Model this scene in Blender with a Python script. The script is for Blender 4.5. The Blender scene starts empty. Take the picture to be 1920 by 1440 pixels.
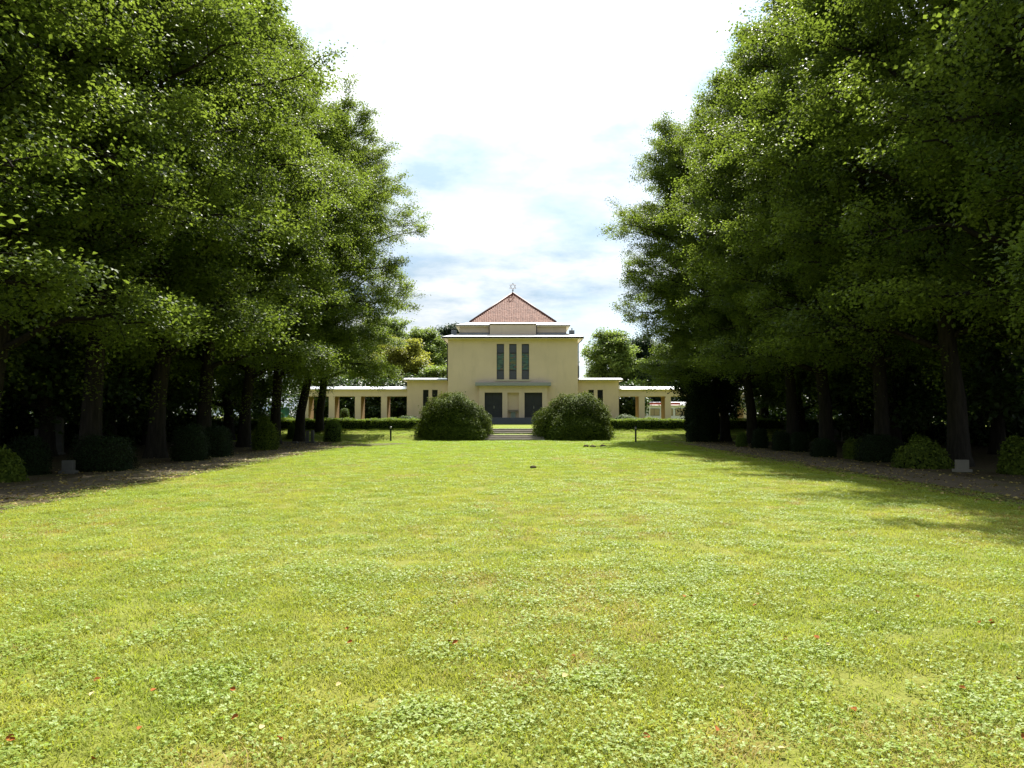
import bpy, bmesh, math, random
import numpy as np
from mathutils import Vector, Matrix
R = math.radians
sc = bpy.context.scene
C = sc.collection

# ------------------------------------------------------------------ camera
cam_d = bpy.data.cameras.new('camera')
cam_d.sensor_width = 36.0
cam_d.lens = 36.0 * 1390 / 1920
cam_d.clip_end = 3000
cam = bpy.data.objects.new('camera', cam_d)
cam.location = (-0.1, 0, 1.6)
cam.rotation_euler = (R(90 + 2.47), 0, 0)
C.objects.link(cam)
sc.camera = cam

# ------------------------------------------------------------------ sky, sun, exposure
SUN_AZ, SUN_EL = R(12), R(56)          # ahead of the camera and a little to the right
sun_dir = Vector((math.sin(SUN_AZ) * math.cos(SUN_EL), math.cos(SUN_AZ) * math.cos(SUN_EL), math.sin(SUN_EL)))
world = bpy.data.worlds.new('World')
sc.world = world
world.use_nodes = True
wt = world.node_tree
wt.nodes.clear()
def wn(kind, **kw):
    n = wt.nodes.new(kind)
    for k, v in kw.items():
        setattr(n, k, v)
    return n
w_out = wn('ShaderNodeOutputWorld')
w_bg = wn('ShaderNodeBackground')
w_bg.inputs['Strength'].default_value = 0.07
sky = wn('ShaderNodeTexSky', sky_type='NISHITA', sun_disc=False, sun_elevation=SUN_EL, sun_rotation=SUN_AZ,
         air_density=1.0, dust_density=1.0, ozone_density=1.0)
geo = wn('ShaderNodeTexCoord')
sep = wn('ShaderNodeSeparateXYZ')
wt.links.new(geo.outputs['Generated'], sep.inputs[0])
def wmath(op, a, b=None, clamp=False):
    n = wn('ShaderNodeMath', operation=op, use_clamp=clamp)
    for i, v in enumerate((a, b)):
        if v is None:
            continue
        if isinstance(v, (int, float)):
            n.inputs[i].default_value = v
        else:
            wt.links.new(v, n.inputs[i])
    return n.outputs[0]
zz = wmath('ADD', wmath('MAXIMUM', sep.outputs['Z'], 0.0), 0.16)
cx = wmath('DIVIDE', sep.outputs['X'], zz)
cy = wmath('DIVIDE', sep.outputs['Y'], zz)
comb = wn('ShaderNodeCombineXYZ')
wt.links.new(cx, comb.inputs[0]); wt.links.new(cy, comb.inputs[1])
def wnoise(scale, detail, rough, off):
    mp = wn('ShaderNodeMapping')
    mp.inputs['Location'].default_value = off
    wt.links.new(comb.outputs[0], mp.inputs[0])
    n = wn('ShaderNodeTexNoise')
    n.inputs['Scale'].default_value = scale
    n.inputs['Detail'].default_value = detail
    n.inputs['Roughness'].default_value = rough
    wt.links.new(mp.outputs[0], n.inputs['Vector'])
    return n.outputs['Fac']
def wramp(fac, stops):
    n = wn('ShaderNodeValToRGB')
    r = n.color_ramp
    while len(r.elements) < len(stops):
        r.elements.new(0.5)
    for e, (p, c) in zip(r.elements, stops):
        e.position = p
        e.color = (c[0], c[1], c[2], 1)
    wt.links.new(fac, n.inputs[0])
    return n.outputs[0]
n_cov = wnoise(0.62, 7, 0.55, (3.1, 1.7, 0))
n_den = wnoise(1.5, 8, 0.6, (2.3, -1.2, 4))
cover = wramp(n_cov, [(0.30, (0, 0, 0)), (0.52, (1, 1, 1))])
cloud_col = wramp(n_den, [(0.44, (6.0, 6.3, 6.5)), (0.62, (3.1, 4.1, 5.0))])
# clouds scatter light forward: brighter toward the sun
dotn = wn('ShaderNodeVectorMath', operation='DOT_PRODUCT')
wt.links.new(geo.outputs['Generated'], dotn.inputs[0])
dotn.inputs[1].default_value = sun_dir
fwd = wmath('MULTIPLY', wmath('POWER', wmath('MAXIMUM', dotn.outputs['Value'], 0.0), 5.0), 2.0)
glow = wmath('ADD', fwd, 0.76)
cl2 = wn('ShaderNodeVectorMath', operation='SCALE')
wt.links.new(cloud_col, cl2.inputs[0]); wt.links.new(glow, cl2.inputs['Scale'])
w_mix = wn('ShaderNodeMix', data_type='RGBA')
wt.links.new(cover, w_mix.inputs['Factor'])
wt.links.new(sky.outputs[0], w_mix.inputs['A'])
wt.links.new(cl2.outputs[0], w_mix.inputs['B'])
wt.links.new(w_mix.outputs['Result'], w_bg.inputs['Color'])
wt.links.new(w_bg.outputs[0], w_out.inputs['Surface'])

sun_d = bpy.data.lights.new('sun', 'SUN')
sun_d.energy = 5.0
sun_d.angle = R(0.53)
sun_d.color = (1.0, 0.95, 0.86)
sun = bpy.data.objects.new('sun', sun_d)
sun.rotation_euler = (-sun_dir).to_track_quat('-Z', 'Y').to_euler()
sun.location = (0, 0, 60)
C.objects.link(sun)

sc.view_settings.view_transform = 'Standard'
sc.view_settings.look = 'None'
sc.view_settings.gamma = 1.0
sc.view_settings.use_curve_mapping = False
sc.view_settings.exposure = 1.28
sc.render.engine = 'CYCLES'
cy_ = sc.cycles
cy_.max_bounces = 6
cy_.diffuse_bounces = 3
cy_.glossy_bounces = 2
cy_.transmission_bounces = 4
cy_.transparent_max_bounces = 4
cy_.sample_clamp_indirect = 4.0
cy_.use_denoising = True

# ------------------------------------------------------------------ helpers
def srgb(r, g, b):
    f = lambda v: (v / 255 / 12.92) if v / 255 <= 0.04045 else ((v / 255 + 0.055) / 1.055) ** 2.4
    return (f(r), f(g), f(b))

class NT:
    """small node-tree helper"""
    def __init__(s, name):
        s.m = bpy.data.materials.new(name)
        s.m.use_nodes = True
        s.t = s.m.node_tree
        s.t.nodes.clear()
        s.out = s.n('ShaderNodeOutputMaterial')
    def n(s, kind, **kw):
        x = s.t.nodes.new(kind)
        for k, v in kw.items():
            setattr(x, k, v)
        return x
    def l(s, a, b):
        s.t.links.new(a, b)
    def put(s, inp, v):
        if isinstance(v, (int, float)):
            inp.default_value = v
        elif isinstance(v, (tuple, list)):
            inp.default_value = (v[0], v[1], v[2], 1) if len(inp.default_value) == 4 else v
        else:
            s.l(v, inp)
    def noise(s, scale, detail=3, rough=0.55, vec=None, out='Fac', stretch=None):
        x = s.n('ShaderNodeTexNoise')
        x.inputs['Scale'].default_value = scale
        x.inputs['Detail'].default_value = detail
        x.inputs['Roughness'].default_value = rough
        v = vec if vec is not None else s.pos()
        if stretch:
            mp = s.n('ShaderNodeMapping')
            mp.inputs['Scale'].default_value = stretch
            s.l(v, mp.inputs[0]); v = mp.outputs[0]
        s.l(v, x.inputs['Vector'])
        return x.outputs[out]
    def pos(s):
        return s.n('ShaderNodeNewGeometry').outputs['Position']
    def objco(s):
        return s.n('ShaderNodeTexCoord').outputs['Object']
    def ramp(s, fac, stops):
        x = s.n('ShaderNodeValToRGB')
        r = x.color_ramp
        while len(r.elements) < len(stops):
            r.elements.new(0.5)
        for e, (p, c) in zip(r.elements, stops):
            e.position = p
            e.color = (c, c, c, 1) if isinstance(c, (int, float)) else (c[0], c[1], c[2], 1)
        s.l(fac, x.inputs[0])
        return x.outputs[0]
    def mix(s, fac, a, b, blend='MIX'):
        x = s.n('ShaderNodeMix', data_type='RGBA', blend_type=blend)
        s.put(x.inputs['Factor'], fac); s.put(x.inputs['A'], a); s.put(x.inputs['B'], b)
        return x.outputs['Result']
    def math(s, op, a, b=0.0, clamp=False):
        x = s.n('ShaderNodeMath', operation=op, use_clamp=clamp)
        s.put(x.inputs[0], a); s.put(x.inputs[1], b)
        return x.outputs[0]
    def bump(s, h, strength=0.3, dist=0.02):
        x = s.n('ShaderNodeBump')
        x.inputs['Strength'].default_value = strength
        x.inputs['Distance'].default_value = dist
        s.l(h, x.inputs['Height'])
        return x.outputs[0]
    def bsdf(s, col, rough=0.6, spec=0.5, metal=0.0, normal=None, **kw):
        x = s.n('ShaderNodeBsdfPrincipled')
        s.put(x.inputs['Base Color'], col); s.put(x.inputs['Roughness'], rough)
        s.put(x.inputs['Specular IOR Level'], spec); s.put(x.inputs['Metallic'], metal)
        if normal is not None:
            s.l(normal, x.inputs['Normal'])
        for k, v in kw.items():
            s.put(x.inputs[k], v)
        return x.outputs[0]
    def done(s, sh):
        s.l(sh, s.out.inputs['Surface'])
        return s.m

def leaf_material(name, dark, light, trans, tfac=0.4, rough=0.5, spec=0.2):
    t = NT(name)
    a = t.n('ShaderNodeAttribute', attribute_name='tint')
    col = t.ramp(a.outputs['Fac'], [(0.0, dark), (1.0, light)])
    tcol = t.mix(0.55, col, trans)
    p = t.bsdf(col, rough, spec)
    tr = t.n('ShaderNodeBsdfTranslucent')
    t.l(tcol, tr.inputs['Color'])
    mx = t.n('ShaderNodeMixShader')
    mx.inputs[0].default_value = tfac
    t.l(p, mx.inputs[1]); t.l(tr.outputs[0], mx.inputs[2])
    return t.done(mx.outputs[0])

M = {}
M['linden'] = leaf_material('linden_leaf', (0.024, 0.056, 0.009), (0.140, 0.192, 0.033), (0.32, 0.43, 0.042), 0.42, 0.5, 0.18)
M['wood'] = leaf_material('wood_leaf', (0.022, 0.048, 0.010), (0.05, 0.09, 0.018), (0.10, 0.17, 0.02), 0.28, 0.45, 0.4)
M['yellow'] = leaf_material('yellow_leaf', (0.14, 0.16, 0.025), (0.28, 0.28, 0.05), (0.48, 0.50, 0.06), 0.45, 0.5, 0.25)
M['green'] = leaf_material('green_leaf', (0.07, 0.12, 0.025), (0.17, 0.23, 0.05), (0.34, 0.45, 0.07), 0.45, 0.5, 0.25)
M['bluegreen'] = leaf_material('bluegreen_leaf', (0.030, 0.055, 0.030), (0.06, 0.095, 0.05), (0.08, 0.13, 0.04), 0.22, 0.5)
M['rhodo'] = leaf_material('rhododendron_leaf', (0.020, 0.042, 0.008), (0.150, 0.200, 0.025), (0.26, 0.33, 0.02), 0.17, 0.6, 0.08)
M['hedge'] = leaf_material('hedge_leaf', (0.055, 0.10, 0.016), (0.15, 0.22, 0.03), (0.32, 0.44, 0.03), 0.42, 0.5, 0.2)
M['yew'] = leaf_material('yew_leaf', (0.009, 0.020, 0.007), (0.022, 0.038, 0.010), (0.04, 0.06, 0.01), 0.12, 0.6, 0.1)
M['juniper'] = leaf_material('juniper_leaf', (0.05, 0.09, 0.02), (0.10, 0.16, 0.03), (0.18, 0.26, 0.03), 0.3, 0.5)
M['grass'] = None

def mat_simple(name, col, rough=0.6, spec=0.4, metal=0.0, var=0.12, scale=3.0, bump=0.0, bscale=40.0):
    t = NT(name)
    f = t.noise(scale, 5, 0.6, t.objco())
    c = t.mix(f, tuple(v * (1 - var) for v in col), tuple(min(1, v * (1 + var)) for v in col))
    nrm = t.bump(t.noise(bscale, 4, 0.6, t.objco()), bump, 0.01) if bump else None
    return t.done(t.bsdf(c, rough, spec, metal, nrm))

def plaster(name, col):
    t = NT(name)
    p = t.pos()
    f = t.noise(0.35, 6, 0.6, p)
    streak = t.noise(1.6, 5, 0.65, p, stretch=(0.8, 0.8, 0.22))
    c = t.mix(t.ramp(f, [(0.3, 0.0), (0.7, 1.0)]), tuple(v * 0.93 for v in col), tuple(v * 1.05 for v in col))
    c = t.mix(t.ramp(streak, [(0.5, 0.0), (0.8, 0.32)]), c, (col[0] * 0.62, col[1] * 0.62, col[2] * 0.62))
    nrm = t.bump(t.noise(90, 3, 0.6, p), 0.25, 0.006)
    return t.done(t.bsdf(c, 0.85, 0.25, 0, nrm))
M['plaster'] = plaster('ochre_plaster', (0.71, 0.565, 0.435))
M['plaster_wing'] = plaster('ochre_wing_plaster', (0.70, 0.545, 0.40))
M['pier_side'] = plaster('pier_brown', (0.33, 0.21, 0.10))
M['soffit'] = mat_simple('cream_soffit', (0.68, 0.60, 0.40), 0.8, 0.2, var=0.05)
M['zinc'] = mat_simple('zinc_sheet', (0.62, 0.63, 0.65), 0.32, 0.5, 0.55, var=0.10, scale=1.2)
M['slate_metal'] = mat_simple('grey_metal', (0.17, 0.18, 0.20), 0.5, 0.4, 0.2, var=0.15, scale=2)
M['fascia'] = mat_simple('dark_fascia', (0.04, 0.036, 0.038), 0.6, 0.4, var=0.2)
M['door'] = mat_simple('slate_blue_door', (0.035, 0.038, 0.048), 0.55, 0.3, var=0.2, scale=2)
M['frame'] = mat_simple('window_frame', (0.025, 0.025, 0.028), 0.5, 0.4)
M['darkwin'] = mat_simple('dark_glass', (0.02, 0.02, 0.023), 0.12, 0.5, var=0.3)
M['stone'] = mat_simple('grey_stone', (0.10, 0.098, 0.088), 0.85, 0.2, var=0.3, scale=6, bump=0.4)
M['palestone'] = mat_simple('pale_stone', (0.22, 0.205, 0.17), 0.85, 0.2, var=0.25, scale=5, bump=0.4)
M['step'] = mat_simple('step_stone', (0.30, 0.27, 0.23), 0.8, 0.3, var=0.35, scale=3, bump=0.5, bscale=25)
M['slatestone'] = mat_simple('slate_step', (0.11, 0.12, 0.14), 0.7, 0.3, var=0.25, scale=3)
M['basin'] = mat_simple('basin_stone', (0.30, 0.25, 0.24), 0.6, 0.4, var=0.15)
M['copper'] = mat_simple('green_plinth', (0.20, 0.24, 0.21), 0.6, 0.4, var=0.2)
M['rosemetal'] = mat_simple('star_metal', (0.34, 0.29, 0.29), 0.4, 0.5, 0.6)
M['iron'] = mat_simple('black_iron', (0.02, 0.022, 0.026), 0.45, 0.5)
M['lampglass'] = mat_simple('pale_lamp_cap', (0.6, 0.58, 0.55), 0.35, 0.5)
M['white'] = mat_simple('white_panel', (0.76, 0.78, 0.80), 0.5, 0.4, var=0.04)
M['beige'] = mat_simple('beige_blind', (0.40, 0.33, 0.20), 0.6, 0.3, var=0.15)
M['red'] = mat_simple('red_sign', (0.50, 0.10, 0.09), 0.5, 0.4)
M['teal'] = mat_simple('teal_sheet', (0.015, 0.11, 0.085), 0.5, 0.4, var=0.2)
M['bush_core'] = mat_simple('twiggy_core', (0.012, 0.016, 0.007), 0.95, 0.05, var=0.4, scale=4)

def bark_mat():
    t = NT('bark')
    o = t.objco()
    f = t.noise(5, 6, 0.7, o, stretch=(3.0, 3.0, 0.35))
    c = t.ramp(f, [(0.3, (0.010, 0.009, 0.007)), (0.7, (0.038, 0.033, 0.026))])
    return t.done(t.bsdf(c, 0.9, 0.15, 0, t.bump(f, 0.9, 0.05)))
M['bark'] = bark_mat()

def tile_mat():
    t = NT('clay_tile')
    a = t.n('ShaderNodeAttribute', attribute_name='tint')
    c = t.ramp(a.outputs['Fac'], [(0.0, (0.13, 0.055, 0.040)), (0.5, (0.22, 0.100, 0.070)), (1.0, (0.32, 0.165, 0.12))])
    return t.done(t.bsdf(c, 0.6, 0.10))
M['tile'] = tile_mat()
M['tile_dark'] = mat_simple('ridge_tile', (0.13, 0.055, 0.04), 0.55, 0.4, var=0.2)

def stained_mat():
    t = NT('stained_glass')
    o = t.pos()
    v = t.n('ShaderNodeTexVoronoi', feature='F1')
    v.inputs['Scale'].default_value = 3.4
    mp = t.n('ShaderNodeMapping')
    mp.inputs['Scale'].default_value = (1.0, 0.0, 1.9)
    t.l(o, mp.inputs[0]); t.l(mp.outputs[0], v.inputs['Vector'])
    sp = t.n('ShaderNodeSeparateColor')
    t.l(v.outputs['Color'], sp.inputs[0])
    c = t.ramp(sp.outputs[0], [(0.0, (0.03, 0.06, 0.055)), (0.3, (0.06, 0.13, 0.10)), (0.5, (0.09, 0.15, 0.10)),
                               (0.68, (0.04, 0.17, 0.16)), (0.8, (0.17, 0.16, 0.05)), (0.9, (0.16, 0.09, 0.07)), (1.0, (0.07, 0.11, 0.17))])
    return t.done(t.bsdf(c, 0.25, 0.5))
M['stained'] = stained_mat()
M['greyglass'] = mat_simple('grey_glass', (0.045, 0.052, 0.062), 0.2, 0.5, var=0.25, scale=2)

def lawn_colour(t, p):
    """the turf's own colours: fresh, clover and dry patches"""
    a = t.noise(0.55, 4, 0.6, p)
    b = t.noise(2.3, 5, 0.65, p)
    c = t.noise(0.16, 3, 0.5, p)
    m = t.mix(t.ramp(b, [(0.35, 0.0), (0.68, 1.0)]), (0.280, 0.305, 0.052), (0.360, 0.360, 0.085))
    m = t.mix(t.ramp(a, [(0.50, 0.0), (0.72, 0.75)]), m, (0.195, 0.275, 0.040))
    m = t.mix(t.ramp(t.noise(1.1, 5, 0.65, p, stretch=(1, 1, 1)), [(0.58, 0.0), (0.80, 0.55)]), m, (0.37, 0.31, 0.075))
    m = t.mix(t.ramp(c, [(0.45, 0.0), (0.65, 0.3)]), m, (0.24, 0.305, 0.05))
    sx = t.n('ShaderNodeSeparateXYZ'); t.l(p, sx.inputs[0])
    st = t.math('SINE', t.math('ADD', t.math('MULTIPLY', sx.outputs[0], 3.6), t.math('MULTIPLY', t.noise(0.3, 2, 0.5, p), 5.0)))
    m = t.mix(t.math('ADD', t.math('MULTIPLY', st, 0.11), 0.11), m, (0.185, 0.265, 0.030))
    lush = t.n('ShaderNodeMapRange', interpolation_type='SMOOTHSTEP')
    t.l(sx.outputs[1], lush.inputs['Value'])
    lush.inputs['From Min'].default_value = 8.0
    lush.inputs['From Max'].default_value = 44.0
    lush.inputs['To Max'].default_value = 0.8
    m = t.mix(lush.outputs[0], m, t.mix(b, (0.200, 0.300, 0.026), (0.270, 0.340, 0.044)))
    return m

def ground_mat():
    t = NT('lawn_ground')
    p = t.pos()
    m = lawn_colour(t, p)
    fine = t.noise(34, 6, 0.85, p)
    m = t.mix(t.ramp(fine, [(0.36, 0.0), (0.62, 1.0)]), t.mix(0.6, m, (0.07, 0.08, 0.018)), m)
    m = t.mix(0.42, m, (0.115, 0.105, 0.035))
    h = t.noise(45, 4, 0.8, p)
    return t.done(t.bsdf(m, 0.9, 0.05, 0, t.bump(h, 0.6, 0.03)))
M['lawn'] = ground_mat()

def blade_mat(name, mul, rough, spec, tf, to=None):
    t = NT(name)
    p = t.pos()
    m = lawn_colour(t, p)
    oi = t.n('ShaderNodeObjectInfo')
    m = t.mix(oi.outputs['Random'], t.mix(1.0, m, tuple(v * 0.8 for v in mul), 'MULTIPLY'), t.mix(1.0, m, tuple(v * 1.2 for v in mul), 'MULTIPLY'))
    if to:
        m = t.mix(0.5, m, to)
    pb = t.bsdf(m, rough, spec)
    tr = t.n('ShaderNodeBsdfTranslucent')
    t.l(t.mix(1.0, m, (1.25, 1.3, 0.7), 'MULTIPLY'), tr.inputs['Color'])
    mx = t.n('ShaderNodeMixShader')
    mx.inputs[0].default_value = tf
    t.l(pb, mx.inputs[1]); t.l(tr.outputs[0], mx.inputs[2])
    return t.done(mx.outputs[0])
M['blade'] = blade_mat('grass_blade', (1.0, 1.0, 0.9), 0.6, 0.15, 0.45)
M['clover'] = blade_mat('clover_leaf', (0.8, 1.05, 0.95), 0.5, 0.3, 0.38, (0.25, 0.31, 0.06))
M['straw'] = blade_mat('dry_blade', (1.25, 1.0, 1.0), 0.6, 0.3, 0.3, (0.30, 0.22, 0.08))

def soil_mat(name, c1, c2):
    t = NT(name)
    p = t.pos()
    f = t.noise(1.4, 6, 0.65, p)
    g = t.noise(24, 4, 0.75, p)
    c = t.mix(f, c1, c2)
    c = t.mix(t.ramp(g, [(0.56, 0.0), (0.66, 0.5)]), c, (0.20, 0.15, 0.05))
    c = t.mix(t.ramp(t.noise(0.8, 4, 0.6, p), [(0.5, 0.0), (0.7, 0.6)]), c, (0.05, 0.065, 0.015))
    return t.done(t.bsdf(c, 0.95, 0.1, 0, t.bump(g, 0.7, 0.03)))
M['soil'] = soil_mat('woodland_soil', (0.045, 0.036, 0.022), (0.085, 0.065, 0.038))
M['path'] = soil_mat('trodden_earth', (0.075, 0.060, 0.040), (0.125, 0.10, 0.07))
M['litter'] = leaf_material('dry_leaf_litter', (0.12, 0.09, 0.025), (0.42, 0.34, 0.11), (0.3, 0.22, 0.05), 0.2, 0.6)

def tag(o, label=None, cat=None, group=None, kind=None):
    if label: o['label'] = label
    if cat: o['category'] = cat
    if group: o['group'] = group
    if kind: o['kind'] = kind
    return o
def empty(name, loc=(0, 0, 0), rz=0.0):
    o = bpy.data.objects.new(name, None)
    o.location = loc
    o.rotation_euler = (0, 0, rz)
    C.objects.link(o)
    return o
def link(name, me, mat=None, parent=None, loc=None):
    if mat is not None and len(me.materials) == 0:
        me.materials.append(mat)
    o = bpy.data.objects.new(name, me)
    if parent is not None:
        o.parent = parent
    if loc is not None:
        o.location = loc
    C.objects.link(o)
    return o

class MB:
    """collects shapes, then makes one mesh"""
    def __init__(s):
        s.v = []; s.f = []; s.smooth = False
    def quad(s, a, b, c, d):
        n = len(s.v); s.v += [a, b, c, d]; s.f.append((n, n + 1, n + 2, n + 3)); return s
    def box(s, x0, x1, y0, y1, z0, z1):
        n = len(s.v)
        s.v += [(x0, y0, z0), (x1, y0, z0), (x1, y1, z0), (x0, y1, z0), (x0, y0, z1), (x1, y0, z1), (x1, y1, z1), (x0, y1, z1)]
        for q in ((0, 3, 2, 1), (4, 5, 6, 7), (0, 1, 5, 4), (1, 2, 6, 5), (2, 3, 7, 6), (3, 0, 4, 7)):
            s.f.append(tuple(n + i for i in q))
        return s
    def frustum(s, b, t):
        """b, t = (x0, x1, y0, y1, z): a box whose top differs from its bottom"""
        n = len(s.v)
        for (x0, x1, y0, y1, z) in (b, t):
            s.v += [(x0, y0, z), (x1, y0, z), (x1, y1, z), (x0, y1, z)]
        for q in ((0, 3, 2, 1), (4, 5, 6, 7), (0, 1, 5, 4), (1, 2, 6, 5), (2, 3, 7, 6), (3, 0, 4, 7)):
            s.f.append(tuple(n + i for i in q))
        return s
    def tube(s, pts, rad, n=8, cap=True):
        pts = [Vector(p) for p in pts]
        if isinstance(rad, (int, float)):
            rad = [rad] * len(pts)
        base = len(s.v)
        for i, p in enumerate(pts):
            d = (pts[min(i + 1, len(pts) - 1)] - pts[max(i - 1, 0)]).normalized()
            u = d.cross(Vector((0.31, 0.77, 0.21)))
            if abs(d.z) > 0.9:
                u = d.cross(Vector((0, 1, 0)))
            u.normalize()
            w = d.cross(u)
            for k in range(n):
                a = 2 * math.pi * k / n
                s.v.append(tuple(p + (u * math.cos(a) + w * math.sin(a)) * rad[i]))
        for i in range(len(pts) - 1):
            for k in range(n):
                a, b = base + i * n + k, base + i * n + (k + 1) % n
                s.f.append((a, b, b + n, a + n))
        if cap:
            s.f.append(tuple(base + k for k in range(n))[::-1])
            s.f.append(tuple(base + (len(pts) - 1) * n + k for k in range(n)))
        return s
    def lathe(s, c, prof, n=16):
        """prof = [(r, z)]"""
        base = len(s.v)
        for r, z in prof:
            for k in range(n):
                a = 2 * math.pi * k / n
                s.v.append((c[0] + r * math.cos(a), c[1] + r * math.sin(a), c[2] + z))
        for i in range(len(prof) - 1):
            for k in range(n):
                a, b = base + i * n + k, base + i * n + (k + 1) % n
                s.f.append((a, b, b + n, a + n))
        s.f.append(tuple(base + k for k in range(n))[::-1])
        s.f.append(tuple(base + (len(prof) - 1) * n + k for k in range(n)))
        return s
    def mesh(s, name, smooth=False, bevel=0.0):
        me = bpy.data.meshes.new(name)
        me.from_pydata(s.v, [], s.f)
        if bevel:
            bm = bmesh.new(); bm.from_mesh(me)
            bmesh.ops.bevel(bm, geom=list(bm.edges), offset=bevel, segments=2, affect='EDGES', profile=0.5)
            bm.to_mesh(me); bm.free()
        if smooth:
            me.polygons.foreach_set('use_smooth', [True] * len(me.polygons))
        me.update()
        return me
    def build(s, name, mat, parent=None, smooth=False, bevel=0.0, loc=None):
        return link(name, s.mesh(name, smooth, bevel), mat, parent, loc)

def np_mesh(name, V, tris, tint=None):
    me = bpy.data.meshes.new(name)
    nv, nf = len(V), len(tris)
    me.vertices.add(nv)
    me.vertices.foreach_set('co', np.ascontiguousarray(V, dtype=np.float32).ravel())
    me.loops.add(nf * 3)
    me.loops.foreach_set('vertex_index', np.ascontiguousarray(tris, dtype=np.int32).ravel())
    me.polygons.add(nf)
    me.polygons.foreach_set('loop_start', np.arange(0, nf * 3, 3, dtype=np.int32))
    me.update(calc_edges=True)
    if tint is not None:
        at = me.attributes.new('tint', 'FLOAT', 'POINT')
        at.data.foreach_set('value', np.ascontiguousarray(tint, dtype=np.float32))
    return me

def unit(a):
    return a / np.maximum(np.linalg.norm(a, axis=1, keepdims=True), 1e-9)

def leaf_arrays(rng, P, N, A, size, tint, hexa=False, width=0.85, fold=0.18):
    """leaf blades at P with normal N and axis A"""
    N = unit(N)
    A = unit(A - N * np.sum(A * N, axis=1, keepdims=True))
    B = np.cross(N, A)
    s = size[:, None]
    if hexa:
        pts = [(0, 0, 0), (0.28, 0.5, fold), (0.68, 0.38, fold * 0.5), (1.0, 0, -0.16), (0.68, -0.38, fold * 0.5), (0.28, -0.5, fold)]
        tr = [(0, 2, 1), (0, 3, 2), (0, 4, 3), (0, 5, 4)]
    else:
        pts = [(0, 0, 0), (0.42, 0.5, fold), (1.0, 0, -0.05), (0.42, -0.5, fold)]
        tr = [(0, 2, 1), (0, 3, 2)]
    k = len(pts)
    n = len(P)
    V = np.empty((n, k, 3), dtype=np.float32)
    for i, (a, b, c) in enumerate(pts):
        V[:, i] = P + A * s * a + B * s * (b * width) + N * s * c
    T = (np.arange(n)[:, None, None] * k + np.array(tr)[None]).reshape(-1, 3)
    return V.reshape(-1, 3), T, np.repeat(tint, k)

# ------------------------------------------------------------------ trees
def bez(a, b, c, n):
    t = np.linspace(0, 1, n)[:, None]
    return a * (1 - t) ** 2 + 2 * b * t * (1 - t) + c * t * t

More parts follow.
